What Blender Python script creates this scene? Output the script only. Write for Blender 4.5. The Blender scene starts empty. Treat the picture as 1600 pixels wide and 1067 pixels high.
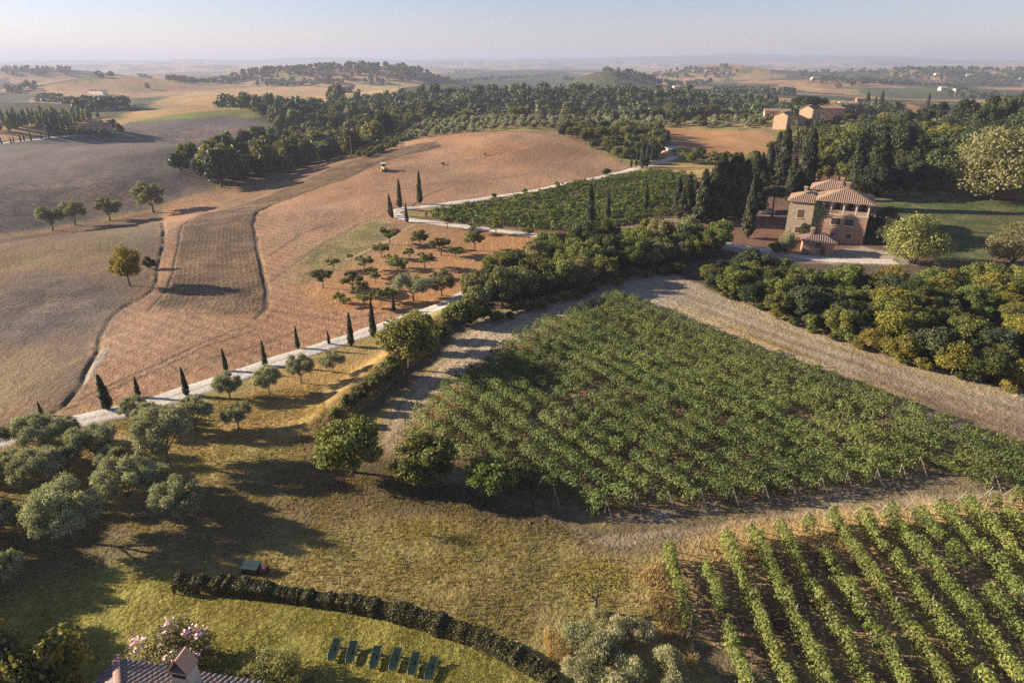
import bpy, math, random
import numpy as np
from mathutils import Vector, Matrix, Euler

R = math.radians
S = bpy.context.scene
COL = S.collection
random.seed(11)
rng = np.random.default_rng(11)

# ------------------------------------------------------------------ camera, sky, sun, exposure
CAM_H = 38.0
FPX = 1000.0                      # focal length in photograph pixels (1600 wide)
PITCH = math.atan((533.5 - 95.0) / FPX)
cam_d = bpy.data.cameras.new("camera")
cam = bpy.data.objects.new("camera", cam_d)
COL.objects.link(cam)
cam_d.sensor_width = 36.0
cam_d.lens = 36.0 * FPX / 1600.0
cam_d.clip_start = 0.5
cam_d.clip_end = 60000
cam.location = (0, 0, CAM_H)
cam.rotation_euler = (R(90) - PITCH, 0, 0)
S.camera = cam

SUN_EL = R(18.5)
SUN_XY = (-0.985, 0.172)          # horizontal direction towards the sun
sun_vec = Vector((SUN_XY[0] * math.cos(SUN_EL), SUN_XY[1] * math.cos(SUN_EL), math.sin(SUN_EL))).normalized()
SUN_ROT = math.atan2(SUN_XY[0], SUN_XY[1])   # clockwise from +Y

W = bpy.data.worlds.new("World")
S.world = W
W.use_nodes = True
nt = W.node_tree
nt.nodes.clear()
sky = nt.nodes.new("ShaderNodeTexSky")
sky.sky_type = 'NISHITA'
sky.sun_disc = False
sky.sun_elevation = SUN_EL
sky.sun_rotation = SUN_ROT
sky.altitude = 200
sky.air_density = 1.0
sky.dust_density = 0.35
sky.ozone_density = 2.2
bg = nt.nodes.new("ShaderNodeBackground")
bg.inputs[1].default_value = 0.056
wo = nt.nodes.new("ShaderNodeOutputWorld")
tint = nt.nodes.new("ShaderNodeMix"); tint.data_type = 'RGBA'; tint.blend_type = 'MULTIPLY'
tint.inputs[0].default_value = 1.0; tint.inputs[7].default_value = (0.87, 0.81, 1.0, 1)     # smoky lavender air, the same in every direction
nt.links.new(sky.outputs[0], tint.inputs[6])
nt.links.new(tint.outputs[2], bg.inputs[0])
nt.links.new(bg.outputs[0], wo.inputs[0])

sun_d = bpy.data.lights.new("sun", 'SUN')
sun_d.energy = 4.7
sun_d.angle = R(0.6)
sun_d.color = (1.0, 0.89, 0.74)
sun = bpy.data.objects.new("sun", sun_d)
COL.objects.link(sun)
sun.rotation_euler = (-sun_vec).to_track_quat('-Z', 'Y').to_euler()

S.view_settings.view_transform = 'Standard'
S.view_settings.look = 'None'
S.view_settings.exposure = 1.5
S.view_settings.gamma = 1.0
S.view_settings.use_curve_mapping = False
S.render.engine = 'CYCLES'
S.cycles.use_denoising = False
S.cycles.max_bounces = 6
S.cycles.diffuse_bounces = 3
S.cycles.transmission_bounces = 3
S.cycles.volume_bounces = 1
S.cycles.caustics_reflective = False
S.cycles.caustics_refractive = False

# ------------------------------------------------------------------ helpers
def smooth(a, b, x):
    t = np.clip((x - a) / (b - a), 0, 1)
    return t * t * (3 - 2 * t)

_perm = np.random.default_rng(5).random((256, 256))
def vnoise(x, y):
    xi = np.floor(x).astype(int); yi = np.floor(y).astype(int)
    fx = x - xi; fy = y - yi
    fx = fx * fx * (3 - 2 * fx); fy = fy * fy * (3 - 2 * fy)
    a = _perm[xi % 256, yi % 256]; b = _perm[(xi + 1) % 256, yi % 256]
    c = _perm[xi % 256, (yi + 1) % 256]; d = _perm[(xi + 1) % 256, (yi + 1) % 256]
    return (a * (1 - fx) + b * fx) * (1 - fy) + (c * (1 - fx) + d * fx) * fy

def fbm(x, y, o=4):
    s = 0; a = 0.5; n = 0
    for i in range(o):
        s = s + a * vnoise(x + 17.3 * i, y - 9.1 * i); n += a
        x = x * 2.03; y = y * 2.03; a *= 0.5
    return s / n

def poly_dist(x, y, pts):
    """distance to a polyline, signed side, and arc position"""
    d = np.full(np.shape(x), 1e9); side = np.zeros(np.shape(x)); arc = np.zeros(np.shape(x)); L = 0
    for (ax, ay), (bx, by) in zip(pts[:-1], pts[1:]):
        ex, ey = bx - ax, by - ay
        l2 = ex * ex + ey * ey
        t = np.clip(((x - ax) * ex + (y - ay) * ey) / l2, 0, 1)
        dd = np.hypot(x - ax - t * ex, y - ay - t * ey)
        m = dd < d
        d = np.where(m, dd, d)
        side = np.where(m, np.sign(ex * (y - ay) - ey * (x - ax)), side)
        arc = np.where(m, L + t * math.sqrt(l2), arc)
        L += math.sqrt(l2)
    return d, side, arc

def inside(x, y, pts):
    r = np.zeros(np.shape(x), bool)
    n = len(pts)
    for i in range(n):
        ax, ay = pts[i]; bx, by = pts[(i + 1) % n]
        if ay == by: continue
        c = ((ay > y) != (by > y)) & (x < (bx - ax) * (y - ay) / (by - ay) + ax)
        r ^= c
    return r

# ------------------------------------------------------------------ terrain height
_sp, _cp = math.sin(PITCH), math.cos(PITCH)
def flat(px, py, z=0.0):
    xv = (px - 800) / FPX; yv = (py - 533.5) / FPX
    t = (CAM_H - z) / (_sp + yv * _cp)
    return (xv * t, t * (_cp - yv * _sp))

def gb(x, y, x0, y0, sx, sy, A, rot=0.0):
    c, s = math.cos(rot), math.sin(rot)
    dx = x - x0; dy = y - y0
    u = (dx * c + dy * s) / sx; v = (-dx * s + dy * c) / sy
    return A * np.exp(-(u * u + v * v))

VALLEY = [(-150, 150), (-106, 216), (-98, 285), (-100, 385), (-10, 490), (200, 540), (420, 580)]
BANK = [flat(500, 668), flat(548, 622), flat(600, 575), flat(640, 545), flat(672, 512), flat(720, 480)]
DITCH = [flat(*p) for p in [(60, 662), (108, 632), (132, 600), (150, 556), (152, 528), (168, 502), (196, 480), (222, 466), (240, 452), (246, 425), (250, 400), (256, 365), (250, 330)]]
PL_R = [flat(*p) for p in [(398, 498), (412, 482), (418, 458), (410, 425), (400, 385), (397, 352), (405, 328), (425, 311), (470, 295), (540, 280), (590, 264), (640, 255), (690, 247)]]
PL_L = [flat(*p) for p in [(232, 487), (256, 460), (270, 430), (274, 395), (285, 350), (312, 325), (350, 306), (400, 294)]]
FIELD_EDGE = [flat(*p) for p in [(-60, 386), (0, 370), (100, 350), (190, 335), (250, 324), (300, 308), (336, 294)]]

def linewarp(x, y):
    return x + 1.1 * (fbm(x / 9 + 31, y / 9, 3) - 0.5), y + 1.4 * (fbm(x / 9, y / 9 + 57, 3) - 0.5)
def height(x, y):
    x = np.asarray(x, float); y = np.asarray(y, float)
    r = np.hypot(x, y)
    h = np.zeros_like(x)
    # brown hill, stream valley, wooded ridge
    h += gb(x, y, 5, 300, 75, 48, 7.0)
    h += gb(x, y, -60, 255, 40, 30, 2.0)
    h += gb(x, y, -10, 385, 75, 38, 6.0) + gb(x, y, 80, 380, 60, 40, 4.0)
    h += smooth(120, 180, r) * smooth(520, 400, r) * 2.6 * (fbm(x / 34 + 5, y / 34, 3) - 0.5)
    d, _, _ = poly_dist(x, y, VALLEY)
    h += -6.5 * np.exp(-(d / 34) ** 2) * smooth(170, 215, r)
    h += gb(x, y, 40, 660, 240, 90, 13, -0.15)
    h += gb(x, y, 190, 345, 90, 60, 9) + gb(x, y, 190, 250, 70, 60, 4) + gb(x, y, 250, 285, 60, 55, 7)                       # hamlet knoll
    h += gb(x, y, 150, 215, 80, 40, 5)
    # rolling grey fields on the left
    m = smooth(-75, -150, x) * smooth(150, 220, y) * smooth(900, 500, y)
    h += m * (4.2 * np.sin((y + 0.42 * x) / 30.0 + 0.6) + 3.0 * np.sin((y - 0.8 * x) / 47.0) - 1.0)
    h += gb(x, y, -280, 400, 60, 26, 5.0, 0.2)
    # far hills
    far = smooth(700, 1200, r)
    h += gb(x, y, -400, 1520, 210, 140, 38) + gb(x, y, -230, 1480, 130, 90, 22) + gb(x, y, -620, 1560, 120, 110, 20)
    h += gb(x, y, -700, 1250, 150, 120, 25) + gb(x, y, -1250, 1800, 220, 200, 34) + gb(x, y, -930, 1500, 120, 130, 20)
    h += gb(x, y, -360, 860, 190, 90, 6) + gb(x, y, -80, 1000, 120, 100, 16)
    h += gb(x, y, 190, 1350, 90, 100, 34) + gb(x, y, 640, 2150, 170, 200, 38)
    h += gb(x, y, 620, 1450, 240, 110, 14, 0.1) + gb(x, y, 1300, 2000, 520, 170, 36) + gb(x, y, 900, 1250, 240, 90, 10)
    h += far * (-17 + 26 * (fbm(x / 420 + 3.1, y / 420 + 8.2, 3) - 0.5))
    f2 = smooth(2200, 4200, r)
    h += f2 * (105 * (fbm(x / 1500 + 1.7, y / 1100 + 4.4, 4) - 0.5))
    f3 = smooth(5500, 9500, r) * smooth(24000, 14000, r)
    h += f3 * (100 * fbm(x / 4200 + 9.0, y / 2600 + 2.0, 4) - 30)
    h += f3 * gb(x, y, 3600, 10500, 3600, 1800, 115) + f3 * gb(x, y, -1500, 10500, 1500, 1500, 25)
    # near relief
    near = smooth(420, 200, r)
    d, s, _ = poly_dist(x, y, BANK)
    h += 1.3 * np.exp(-(d / 2.2) ** 2)
    h += near * (0.9 * (fbm(x / 26, y / 26, 3) - 0.5) + 0.22 * (fbm(x / 3.1, y / 3.1, 3) - 0.5))
    n = near * smooth(260, 120, r)
    x, y = linewarp(x, y)
    d, _, _ = poly_dist(x, y, DITCH)
    h -= 0.28 * np.exp(-(d / 0.36) ** 2) * (0.35 + 1.1 * vnoise(x / 3, y / 3))
    d, _, _ = poly_dist(x, y, PL_R[:8]); h -= 0.26 * np.exp(-(d / 0.4) ** 2) * (0.3 + 1.2 * vnoise(x / 3, y / 3))
    d, _, _ = poly_dist(x, y, PL_L); h -= 0.2 * np.exp(-(d / 0.36) ** 2) * (0.2 + 1.2 * vnoise(x / 3, y / 3))
    d, _, _ = poly_dist(x, y, FIELD_EDGE); h -= 0.35 * np.exp(-(d / 0.6) ** 2)
    return h

_ts = np.concatenate([np.geomspace(25, 1200, 1500), np.geomspace(1205, 20000, 700)])
_pc = {}
def P(px, py):
    """ground point seen at a photograph pixel"""
    k = (px, py)
    if k in _pc: return _pc[k]
    xv = (px - 800) / FPX; yv = (py - 533.5) / FPX
    dx, dy, dz = xv, _cp - yv * _sp, -_sp - yv * _cp
    g = CAM_H + _ts * dz - hfast(_ts * dx, _ts * dy)
    i = int(np.argmax(g < 0))
    if g[i] >= 0: i = len(_ts) - 1
    i = max(i, 1)
    t0, t1 = _ts[i - 1], _ts[i]
    t = t0 + (t1 - t0) * g[i - 1] / (g[i - 1] - g[i] + 1e-9)
    r = (t * dx, t * dy, H1(t * dx, t * dy))
    _pc[k] = r
    return r
def Pxy(l): return [P(*p)[:2] for p in l]
def mpp(px, py):
    """metres per photograph pixel at that ground point"""
    x, y, z = P(px, py)
    return (y * _cp + (CAM_H - z) * _sp) / FPX
def H1(x, y): return float(hfast(np.array([x]), np.array([y]))[0])

def meta(o, label=None, cat=None, group=None, kind=None):
    if label: o["label"] = label
    if cat: o["category"] = cat
    if group: o["group"] = group
    if kind: o["kind"] = kind
    return o

def mesh_np(name, v, f, smooth_=False, attrs=None):
    """v (n,3), f (m,k) constant k"""
    v = np.asarray(v, np.float32); f = np.asarray(f, np.int32)
    me = bpy.data.meshes.new(name)
    me.vertices.add(len(v)); me.vertices.foreach_set("co", v.ravel())
    k = f.shape[1]
    me.loops.add(f.size); me.loops.foreach_set("vertex_index", f.ravel())
    me.polygons.add(len(f))
    me.polygons.foreach_set("loop_start", np.arange(0, f.size, k, dtype=np.int32))
    me.polygons.foreach_set("loop_total", np.full(len(f), k, np.int32))
    if smooth_:
        me.polygons.foreach_set("use_smooth", np.ones(len(f), bool))
    for nm, (ty, arr) in (attrs or {}).items():
        a = me.attributes.new(nm, ty, 'POINT')
        a.data.foreach_set("color" if ty == 'FLOAT_COLOR' else "value", np.asarray(arr, np.float32).ravel())
    me.update(calc_edges=True)
    return me

class MB:
    """collects simple shapes for one mesh"""
    def __init__(s): s.v = []; s.f = []
    def add(s, v, f):
        o = len(s.v); s.v += [tuple(p) for p in v]; s.f += [tuple(i + o for i in q) for q in f]; return s
    def box(s, x0, x1, y0, y1, z0, z1):
        v = [(x0, y0, z0), (x1, y0, z0), (x1, y1, z0), (x0, y1, z0), (x0, y0, z1), (x1, y0, z1), (x1, y1, z1), (x0, y1, z1)]
        return s.add(v, [(3, 2, 1, 0), (4, 5, 6, 7), (0, 1, 5, 4), (1, 2, 6, 5), (2, 3, 7, 6), (3, 0, 4, 7)])
    def tube(s, pts, rad, n=6, cap=True):
        pts = [Vector(p) for p in pts]; o = len(s.v); k = len(pts)
        for i, p in enumerate(pts):
            d = (pts[min(i + 1, k - 1)] - pts[max(i - 1, 0)]).normalized()
            a = d.orthogonal().normalized() if abs(d.z) < 0.9 else Vector((1, 0, 0)).cross(d).normalized()
            b = d.cross(a).normalized()
            for j in range(n):
                t = 2 * math.pi * j / n
                q = p + (a * math.cos(t) + b * math.sin(t)) * rad[i]
                s.v.append(tuple(q))
        for i in range(k - 1):
            for j in range(n):
                s.f.append((o + i * n + j, o + i * n + (j + 1) % n, o + (i + 1) * n + (j + 1) % n, o + (i + 1) * n + j))
        if cap:
            s.f.append(tuple(o + (k - 1) * n + j for j in range(n))); s.f.append(tuple(o + n - 1 - j for j in range(n)))
        return s
    def lathe(s, prof, n=12, c=(0, 0, 0)):
        o = len(s.v)
        for (r, z) in prof:
            for j in range(n):
                t = 2 * math.pi * j / n
                s.v.append((c[0] + r * math.cos(t), c[1] + r * math.sin(t), c[2] + z))
        for i in range(len(prof) - 1):
            for j in range(n):
                s.f.append((o + i * n + j, o + i * n + (j + 1) % n, o + (i + 1) * n + (j + 1) % n, o + (i + 1) * n + j))
        s.f.append(tuple(o + (len(prof) - 1) * n + j for j in range(n)))
        s.f.append(tuple(o + n - 1 - j for j in range(n)))
        return s
    def mesh(s, name, sm=False):
        me = bpy.data.meshes.new(name); me.from_pydata(s.v, [], s.f)
        if sm: me.polygons.foreach_set("use_smooth", [True] * len(me.polygons))
        me.update(); return me

def link(name, me, mat=None, parent=None, loc=None):
    o = bpy.data.objects.new(name, me)
    COL.objects.link(o)
    if mat is not None and me is not None and len(me.materials) == 0: me.materials.append(mat)
    if parent is not None: o.parent = parent
    if loc is not None: o.location = loc
    return o
def build(name, mb, mat, parent=None, loc=None, sm=False): return link(name, mb.mesh(name, sm), mat, parent, loc)
def empty(name, loc, rz=0.0, sc=(1, 1, 1)):
    o = bpy.data.objects.new(name, None); COL.objects.link(o)
    o.empty_display_size = 0.3; o.location = loc; o.rotation_euler = (0, 0, rz); o.scale = sc
    return o

_ORD = "zeroth first second third fourth fifth sixth seventh eighth ninth tenth eleventh twelfth".split()
def ordn(n):
    if n < len(_ORD): return _ORD[n]
    t = {1: "st", 2: "nd", 3: "rd"}.get(n % 10 if n % 100 not in (11, 12, 13) else 0, "th")
    return f"{n}{t}"

# ------------------------------------------------------------------ materials
def mk(name):
    m = bpy.data.materials.new(name); m.use_nodes = True
    t = m.node_tree; t.nodes.clear()
    out = t.nodes.new("ShaderNodeOutputMaterial")
    return m, t, out
def N(t, ty, **kw):
    n = t.nodes.new("ShaderNode" + ty)
    for k, v in kw.items():
        if hasattr(n, k): setattr(n, k, v)
        else: n.inputs[k].default_value = v
    return n
def noise(t, scale, detail=4, rough=0.6, vec=None):
    n = N(t, "TexNoise"); n.inputs["Scale"].default_value = scale
    n.inputs["Detail"].default_value = detail; n.inputs["Roughness"].default_value = rough
    if vec is not None: t.links.new(vec, n.inputs["Vector"])
    return n
def ramp(t, fac, stops):
    r = N(t, "ValToRGB"); t.links.new(fac, r.inputs[0])
    e = r.color_ramp.elements
    while len(e) < len(stops): e.new(0.5)
    for el, (p, c) in zip(e, stops):
        el.position = p; el.color = (*c, 1) if len(c) == 3 else c
    return r.outputs[0]
def math_(t, op, a, b=None, c=None):
    n = N(t, "Math", operation=op)
    for i, q in enumerate((a, b, c)):
        if q is None: continue
        if isinstance(q, (int, float)): n.inputs[i].default_value = q
        else: t.links.new(q, n.inputs[i])
    return n.outputs[0]
def mixc(t, fac, a, b, blend='MIX'):
    n = N(t, "Mix", data_type='RGBA', blend_type=blend)
    for s, q in ((n.inputs[0], fac), (n.inputs[6], a), (n.inputs[7], b)):
        if isinstance(q, (int, float)): s.default_value = q
        elif isinstance(q, tuple): s.default_value = (*q, 1) if len(q) == 3 else q
        else: t.links.new(q, s)
    return n.outputs[2]

def mat_solid(name, c1, c2=None, scale=4.0, rough=0.8, bump=0.0, metal=0.0, spec=0.3):
    m, t, out = mk(name)
    b = N(t, "BsdfPrincipled"); b.inputs["Roughness"].default_value = rough; b.inputs["Metallic"].default_value = metal
    b.inputs["Specular IOR Level"].default_value = spec
    tc = N(t, "TexCoord")
    n = noise(t, scale, 5, 0.65, tc.outputs["Object"])
    c2 = c2 or tuple(q * 0.75 for q in c1)
    t.links.new(ramp(t, n.outputs[0], [(0.3, c1), (0.7, c2)]), b.inputs["Base Color"])
    if bump:
        bp = N(t, "Bump"); bp.inputs["Strength"].default_value = 1.0; bp.inputs["Distance"].default_value = bump
        t.links.new(n.outputs[0], bp.inputs["Height"]); t.links.new(bp.outputs[0], b.inputs["Normal"])
    t.links.new(b.outputs[0], out.inputs[0])
    return m

def mat_leaf(name, dark, light, trans=0.3, hue=0.03, val=0.35, tint=(1.25, 1.15, 0.55)):
    m, t, out = mk(name)
    at = N(t, "Attribute", attribute_name="lv")
    oi = N(t, "ObjectInfo")
    c = mixc(t, at.outputs["Fac"], dark, light)
    hs = N(t, "HueSaturation")
    t.links.new(math_(t, 'MULTIPLY_ADD', oi.outputs["Random"], 2 * hue, 0.5 - hue), hs.inputs["Hue"])
    r2 = math_(t, 'FRACT', math_(t, 'MULTIPLY', oi.outputs["Random"], 7.31))
    t.links.new(math_(t, 'MULTIPLY_ADD', r2, 2 * val, 1 - val), hs.inputs["Value"])
    t.links.new(c, hs.inputs["Color"])
    d = N(t, "BsdfPrincipled"); d.inputs["Roughness"].default_value = 0.6; d.inputs["Specular IOR Level"].default_value = 0.25
    t.links.new(hs.outputs[0], d.inputs["Base Color"])
    tr = N(t, "BsdfTranslucent")
    t.links.new(mixc(t, 1.0, hs.outputs[0], tint, 'MULTIPLY'), tr.inputs[0])
    mx = N(t, "MixShader"); mx.inputs[0].default_value = trans
    t.links.new(d.outputs[0], mx.inputs[1]); t.links.new(tr.outputs[0], mx.inputs[2])
    t.links.new(mx.outputs[0], out.inputs[0])
    return m
# ------------------------------------------------------------------ ground sheet (split where the land use changes)
def mat_ground():
    m, t, out = mk("ground")
    b = N(t, "BsdfPrincipled"); b.inputs["Roughness"].default_value = 0.95; b.inputs["Specular IOR Level"].default_value = 0.1
    geo = N(t, "NewGeometry")
    pos = geo.outputs["Position"]
    A = N(t, "Attribute", attribute_name="ca").outputs["Color"]
    B = N(t, "Attribute", attribute_name="cb").outputs["Color"]
    fu = N(t, "Attribute", attribute_name="fu").outputs["Fac"]
    fa = N(t, "Attribute", attribute_name="fa").outputs["Fac"]
    ro = N(t, "Attribute", attribute_name="ro").outputs["Fac"]
    n1 = noise(t, 0.16, 5, 0.62, pos).outputs[0]
    n2 = noise(t, 1.3, 5, 0.65, pos).outputs[0]
    n3 = noise(t, 6.0, 3, 0.6, pos).outputs[0]
    n0 = noise(t, 0.03, 3, 0.6, pos).outputs[0]
    f = math_(t, 'ADD', math_(t, 'MULTIPLY', n1, 0.5), math_(t, 'MULTIPLY', n2, 0.35))
    f = math_(t, 'ADD', f, math_(t, 'MULTIPLY', n0, 0.15))
    mr = N(t, "MapRange", interpolation_type='SMOOTHSTEP'); t.links.new(f, mr.inputs[0])
    mr.inputs[1].default_value = 0.43; mr.inputs[2].default_value = 0.57
    c = mixc(t, mr.outputs[0], A, B)
    n4 = noise(t, 2.9, 3, 0.7, pos).outputs[0]
    v = math_(t, 'MULTIPLY_ADD', n3, 1.3, 0.35)
    v = math_(t, 'MULTIPLY', v, math_(t, 'MULTIPLY_ADD', n2, 1.3, 0.35))
    v = math_(t, 'MULTIPLY', v, math_(t, 'MULTIPLY_ADD', n4, 1.5, 0.25))
    v = math_(t, 'MULTIPLY', v, math_(t, 'MULTIPLY_ADD', n1, 1.3, 0.35))
    # furrows
    wob = math_(t, 'MULTIPLY_ADD', noise(t, 0.5, 3, 0.6, pos).outputs[0], 1.1, fu)
    s = math_(t, 'SINE', math_(t, 'MULTIPLY', wob, 2 * math.pi))
    sa = math_(t, 'MULTIPLY', math_(t, 'MULTIPLY', s, fa), math_(t, 'MULTIPLY_ADD', n2, 2.0, -0.1))
    v = math_(t, 'MULTIPLY', v, math_(t, 'MULTIPLY_ADD', sa, 0.28, 1.0))
    vc = N(t, "CombineColor"); [t.links.new(v, vc.inputs[i]) for i in range(3)]
    t.links.new(mixc(t, 1.0, c, vc.outputs[0], 'MULTIPLY'), b.inputs["Base Color"])
    hgt = math_(t, 'MULTIPLY', math_(t, 'ADD', math_(t, 'MULTIPLY', n2, 0.6), math_(t, 'ADD', math_(t, 'MULTIPLY', n3, 0.16), math_(t, 'MULTIPLY', n4, 0.36))), ro)
    hgt = math_(t, 'ADD', hgt, math_(t, 'MULTIPLY', sa, 0.10))
    bp = N(t, "Bump"); bp.inputs["Strength"].default_value = 0.8; bp.inputs["Distance"].default_value = 0.7
    t.links.new(hgt, bp.inputs["Height"]); t.links.new(bp.outputs[0], b.inputs["Normal"])
    t.links.new(b.outputs[0], out.inputs[0])
    return m
M_GROUND = mat_ground()

az = np.concatenate([np.arange(-85, -43, 1.0), np.arange(-43, 43.01, 0.115), np.arange(44, 86, 1.0)])
rr = [8.0]
while rr[-1] < 26000:
    q = rr[-1]
    k = 0.0068 if q < 330 else (0.009 if q < 900 else (0.03 if q < 4000 else 0.055))
    if q < 24: k = 0.05
    rr.append(q * (1 + k))
rr = np.array(rr)
AZ, RR = np.meshgrid(np.radians(az), rr)
GX = (RR * np.sin(AZ)).ravel(); GY = (RR * np.cos(AZ)).ravel()
GZ = height(GX, GY)
nA, nR = len(az), len(rr)
RAD = RR.ravel()
_GZ2 = GZ.reshape(nR, nA); _azr = np.radians(az)
def hfast(x, y):
    """height of the ground sheet as built"""
    x = np.asarray(x, float); y = np.asarray(y, float)
    r = np.hypot(x, y); t = np.arctan2(x, y)
    i = np.clip(np.searchsorted(rr, r) - 1, 0, nR - 2); j = np.clip(np.searchsorted(_azr, t) - 1, 0, nA - 2)
    u = np.clip((r - rr[i]) / (rr[i + 1] - rr[i]), 0, 1); v = np.clip((t - _azr[j]) / (_azr[j + 1] - _azr[j]), 0, 1)
    return (_GZ2[i, j] * (1 - u) + _GZ2[i + 1, j] * u) * (1 - v) + (_GZ2[i, j + 1] * (1 - u) + _GZ2[i + 1, j + 1] * u) * v

# colours: default dry pasture, far patchwork
Z = dict(
    brown=((.405, .222, .115), (.275, .158, .085)), grey=((.155, .122, .095), (.115, .095, .08)),
    gold=((.46, .30, .125), (.35, .215, .085)), green=((.20, .215, .05), (.15, .16, .04)),
    plough=((.14, .09, .05), (.19, .12, .064)), meadow=((.36, .285, .098), (.205, .17, .06)),
    lawn=((.30, .255, .058), (.21, .19, .045)), litter_shade=((.15, .105, .06), (.10, .075, .045)),  # last tone: leaf litter, also painted shade along ditches and plough edges
    pale=((.44, .345, .22), (.31, .24, .15)), soil=((.20, .128, .07), (.27, .18, .09)),
    dirt=((.215, .165, .088), (.145, .112, .06)), orange=((.45, .235, .10), (.32, .175, .075)),
    weed=((.22, .175, .06), (.31, .22, .085)), yard=((.40, .31, .22), (.30, .23, .16)),
    redsoil=((.19, .105, .066), (.13, .077, .052)), dgreen=((.07, .10, .03), (.12, .105, .042)),
    straw=((.52, .36, .14), (.37, .245, .09)), wood=((.06, .065, .028), (.09, .085, .036)),
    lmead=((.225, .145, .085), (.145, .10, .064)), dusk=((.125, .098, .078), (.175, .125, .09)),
)
cA = np.zeros((len(GX), 3)); cB = np.zeros((len(GX), 3))
cA[:] = Z['meadow'][0]; cB[:] = Z['meadow'][1]
zone = np.zeros(len(GX), np.int32)
ro = np.full(len(GX), 1.0); fu = np.zeros(len(GX)); fa = np.zeros(len(GX))
# far patchwork of fields and woods
pw = fbm(GX / 260 + 0.6 * fbm(GX / 90, GY / 90, 2), GY / 330 + 2.2, 3)
pick = [(0.0, 'wood'), (0.40, 'dgreen'), (0.45, 'weed'), (0.49, 'brown'), (0.56, 'gold'), (0.61, 'brown'), (0.66, 'wood')]
fm = RAD > 420
for th, nm in pick:
    k = fm & (pw >= th)
    cA[k] = Z[nm][0]; cB[k] = Z[nm][1]
zone[fm] = 1
_rg = RAD > 8200
cA[_rg] = Z['wood'][0]; cB[_rg] = Z['dgreen'][0]     # wooded far ridge
ZONES = ['meadow', 'far_hills']
WARP1 = (fbm(GX / 2.3, GY / 2.3, 3) - 0.5)
WARP2 = (fbm(GX / 14, GY / 14, 2) - 0.5)
def paint(name, px, col, soft=0.8, warp=1.5, rough=1.0, furrow=None, xy=None, strength=1.0):
    poly = xy or Pxy(px)
    xs = [p[0] for p in poly]; ys = [p[1] for p in poly]
    pad = soft * 3 + warp * 2
    k = np.where((GX > min(xs) - pad) & (GX < max(xs) + pad) & (GY > min(ys) - pad) & (GY < max(ys) + pad))[0]
    if len(k) == 0: return
    x, y = GX[k], GY[k]
    d, _, _ = poly_dist(x, y, poly + [poly[0]])
    sd = np.where(inside(x, y, poly), d, -d) + warp * WARP1[k] * 2.0
    w = smooth(-soft, soft, sd) * strength
    cA[k] += (np.array(Z[col][0]) - cA[k]) * w[:, None]
    cB[k] += (np.array(Z[col][1]) - cB[k]) * w[:, None]
    ro[k] += (rough - ro[k]) * w
    if name:
        if name not in ZONES: ZONES.append(name)
        zone[k[(sd > 0)]] = ZONES.index(name)
    if furrow is not None:
        ins = w > 0.5
        if callable(furrow[0]): fu[k[ins]] = furrow[0](x[ins], y[ins]) / furrow[1]
        else:
            (ux, uy) = furrow[0]; fu[k[ins]] = (x[ins] * ux + y[ins] * uy) / furrow[1]
        fa[k[ins]] = furrow[2]
    elif name: fa[k] *= (1 - w)
def line(pts, col, half, warp=0.5, rough=1.0, strength=1.0, xy=False, lw=False):
    poly = pts if xy else Pxy(pts)
    xs = [p[0] for p in poly]; ys = [p[1] for p in poly]
    pad = half * 4 + 2
    k = np.where((GX > min(xs) - pad) & (GX < max(xs) + pad) & (GY > min(ys) - pad) & (GY < max(ys) + pad))[0]
    d, _, _ = poly_dist(*(linewarp(GX[k], GY[k]) if lw else (GX[k], GY[k])), poly)
    w = smooth(half * 1.5, half * 0.5, d + warp * WARP1[k]) * strength
    cA[k] += (np.array(Z[col][0]) - cA[k]) * w[:, None]
    cB[k] += (np.array(Z[col][1]) - cB[k]) * w[:, None]
    ro[k] += (rough - ro[k]) * w; fa[k] *= (1 - w)

# --- beyond the stream
paint('grain_field', [(-60, 200), (60, 178), (190, 186), (280, 150), (420, 128), (560, 128), (700, 122), (700, 145), (540, 160), (430, 182), (300, 190), (180, 205), (60, 212), (-60, 235)], 'gold', 8, 6, 0.6)
paint('pasture', [(196, 192), (260, 181), (360, 172), (420, 172), (420, 182), (360, 186), (230, 198)], 'green', 4, 2, .5)
paint('wheat_stubble', [(560, 140), (600, 128), (690, 122), (700, 136), (650, 150), (560, 158)], 'straw', 6, 3, .6)
paint('fallow_field', [(-100, 392), (0, 370), (100, 350), (250, 323), (336, 295), (352, 262), (385, 232), (430, 212), (432, 196), (360, 180), (300, 186), (200, 192), (130, 206), (0, 222), (-120, 235)], 'grey', 2.5, 2, 0.7, ((0.35, 0.94), 2.4, 0.35))
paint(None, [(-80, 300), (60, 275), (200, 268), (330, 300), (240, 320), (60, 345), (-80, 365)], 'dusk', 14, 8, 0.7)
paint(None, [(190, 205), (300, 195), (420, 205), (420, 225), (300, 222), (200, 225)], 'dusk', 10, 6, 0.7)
paint('woodland_floor', [(336, 300), (350, 240), (420, 200), (350, 168), (420, 158), (560, 160), (700, 118), (860, 108), (1190, 155), (1200, 182), (1020, 200), (880, 195), (760, 192), (650, 206), (560, 240), (480, 262)], 'wood', 4, 3, 1)
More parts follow.
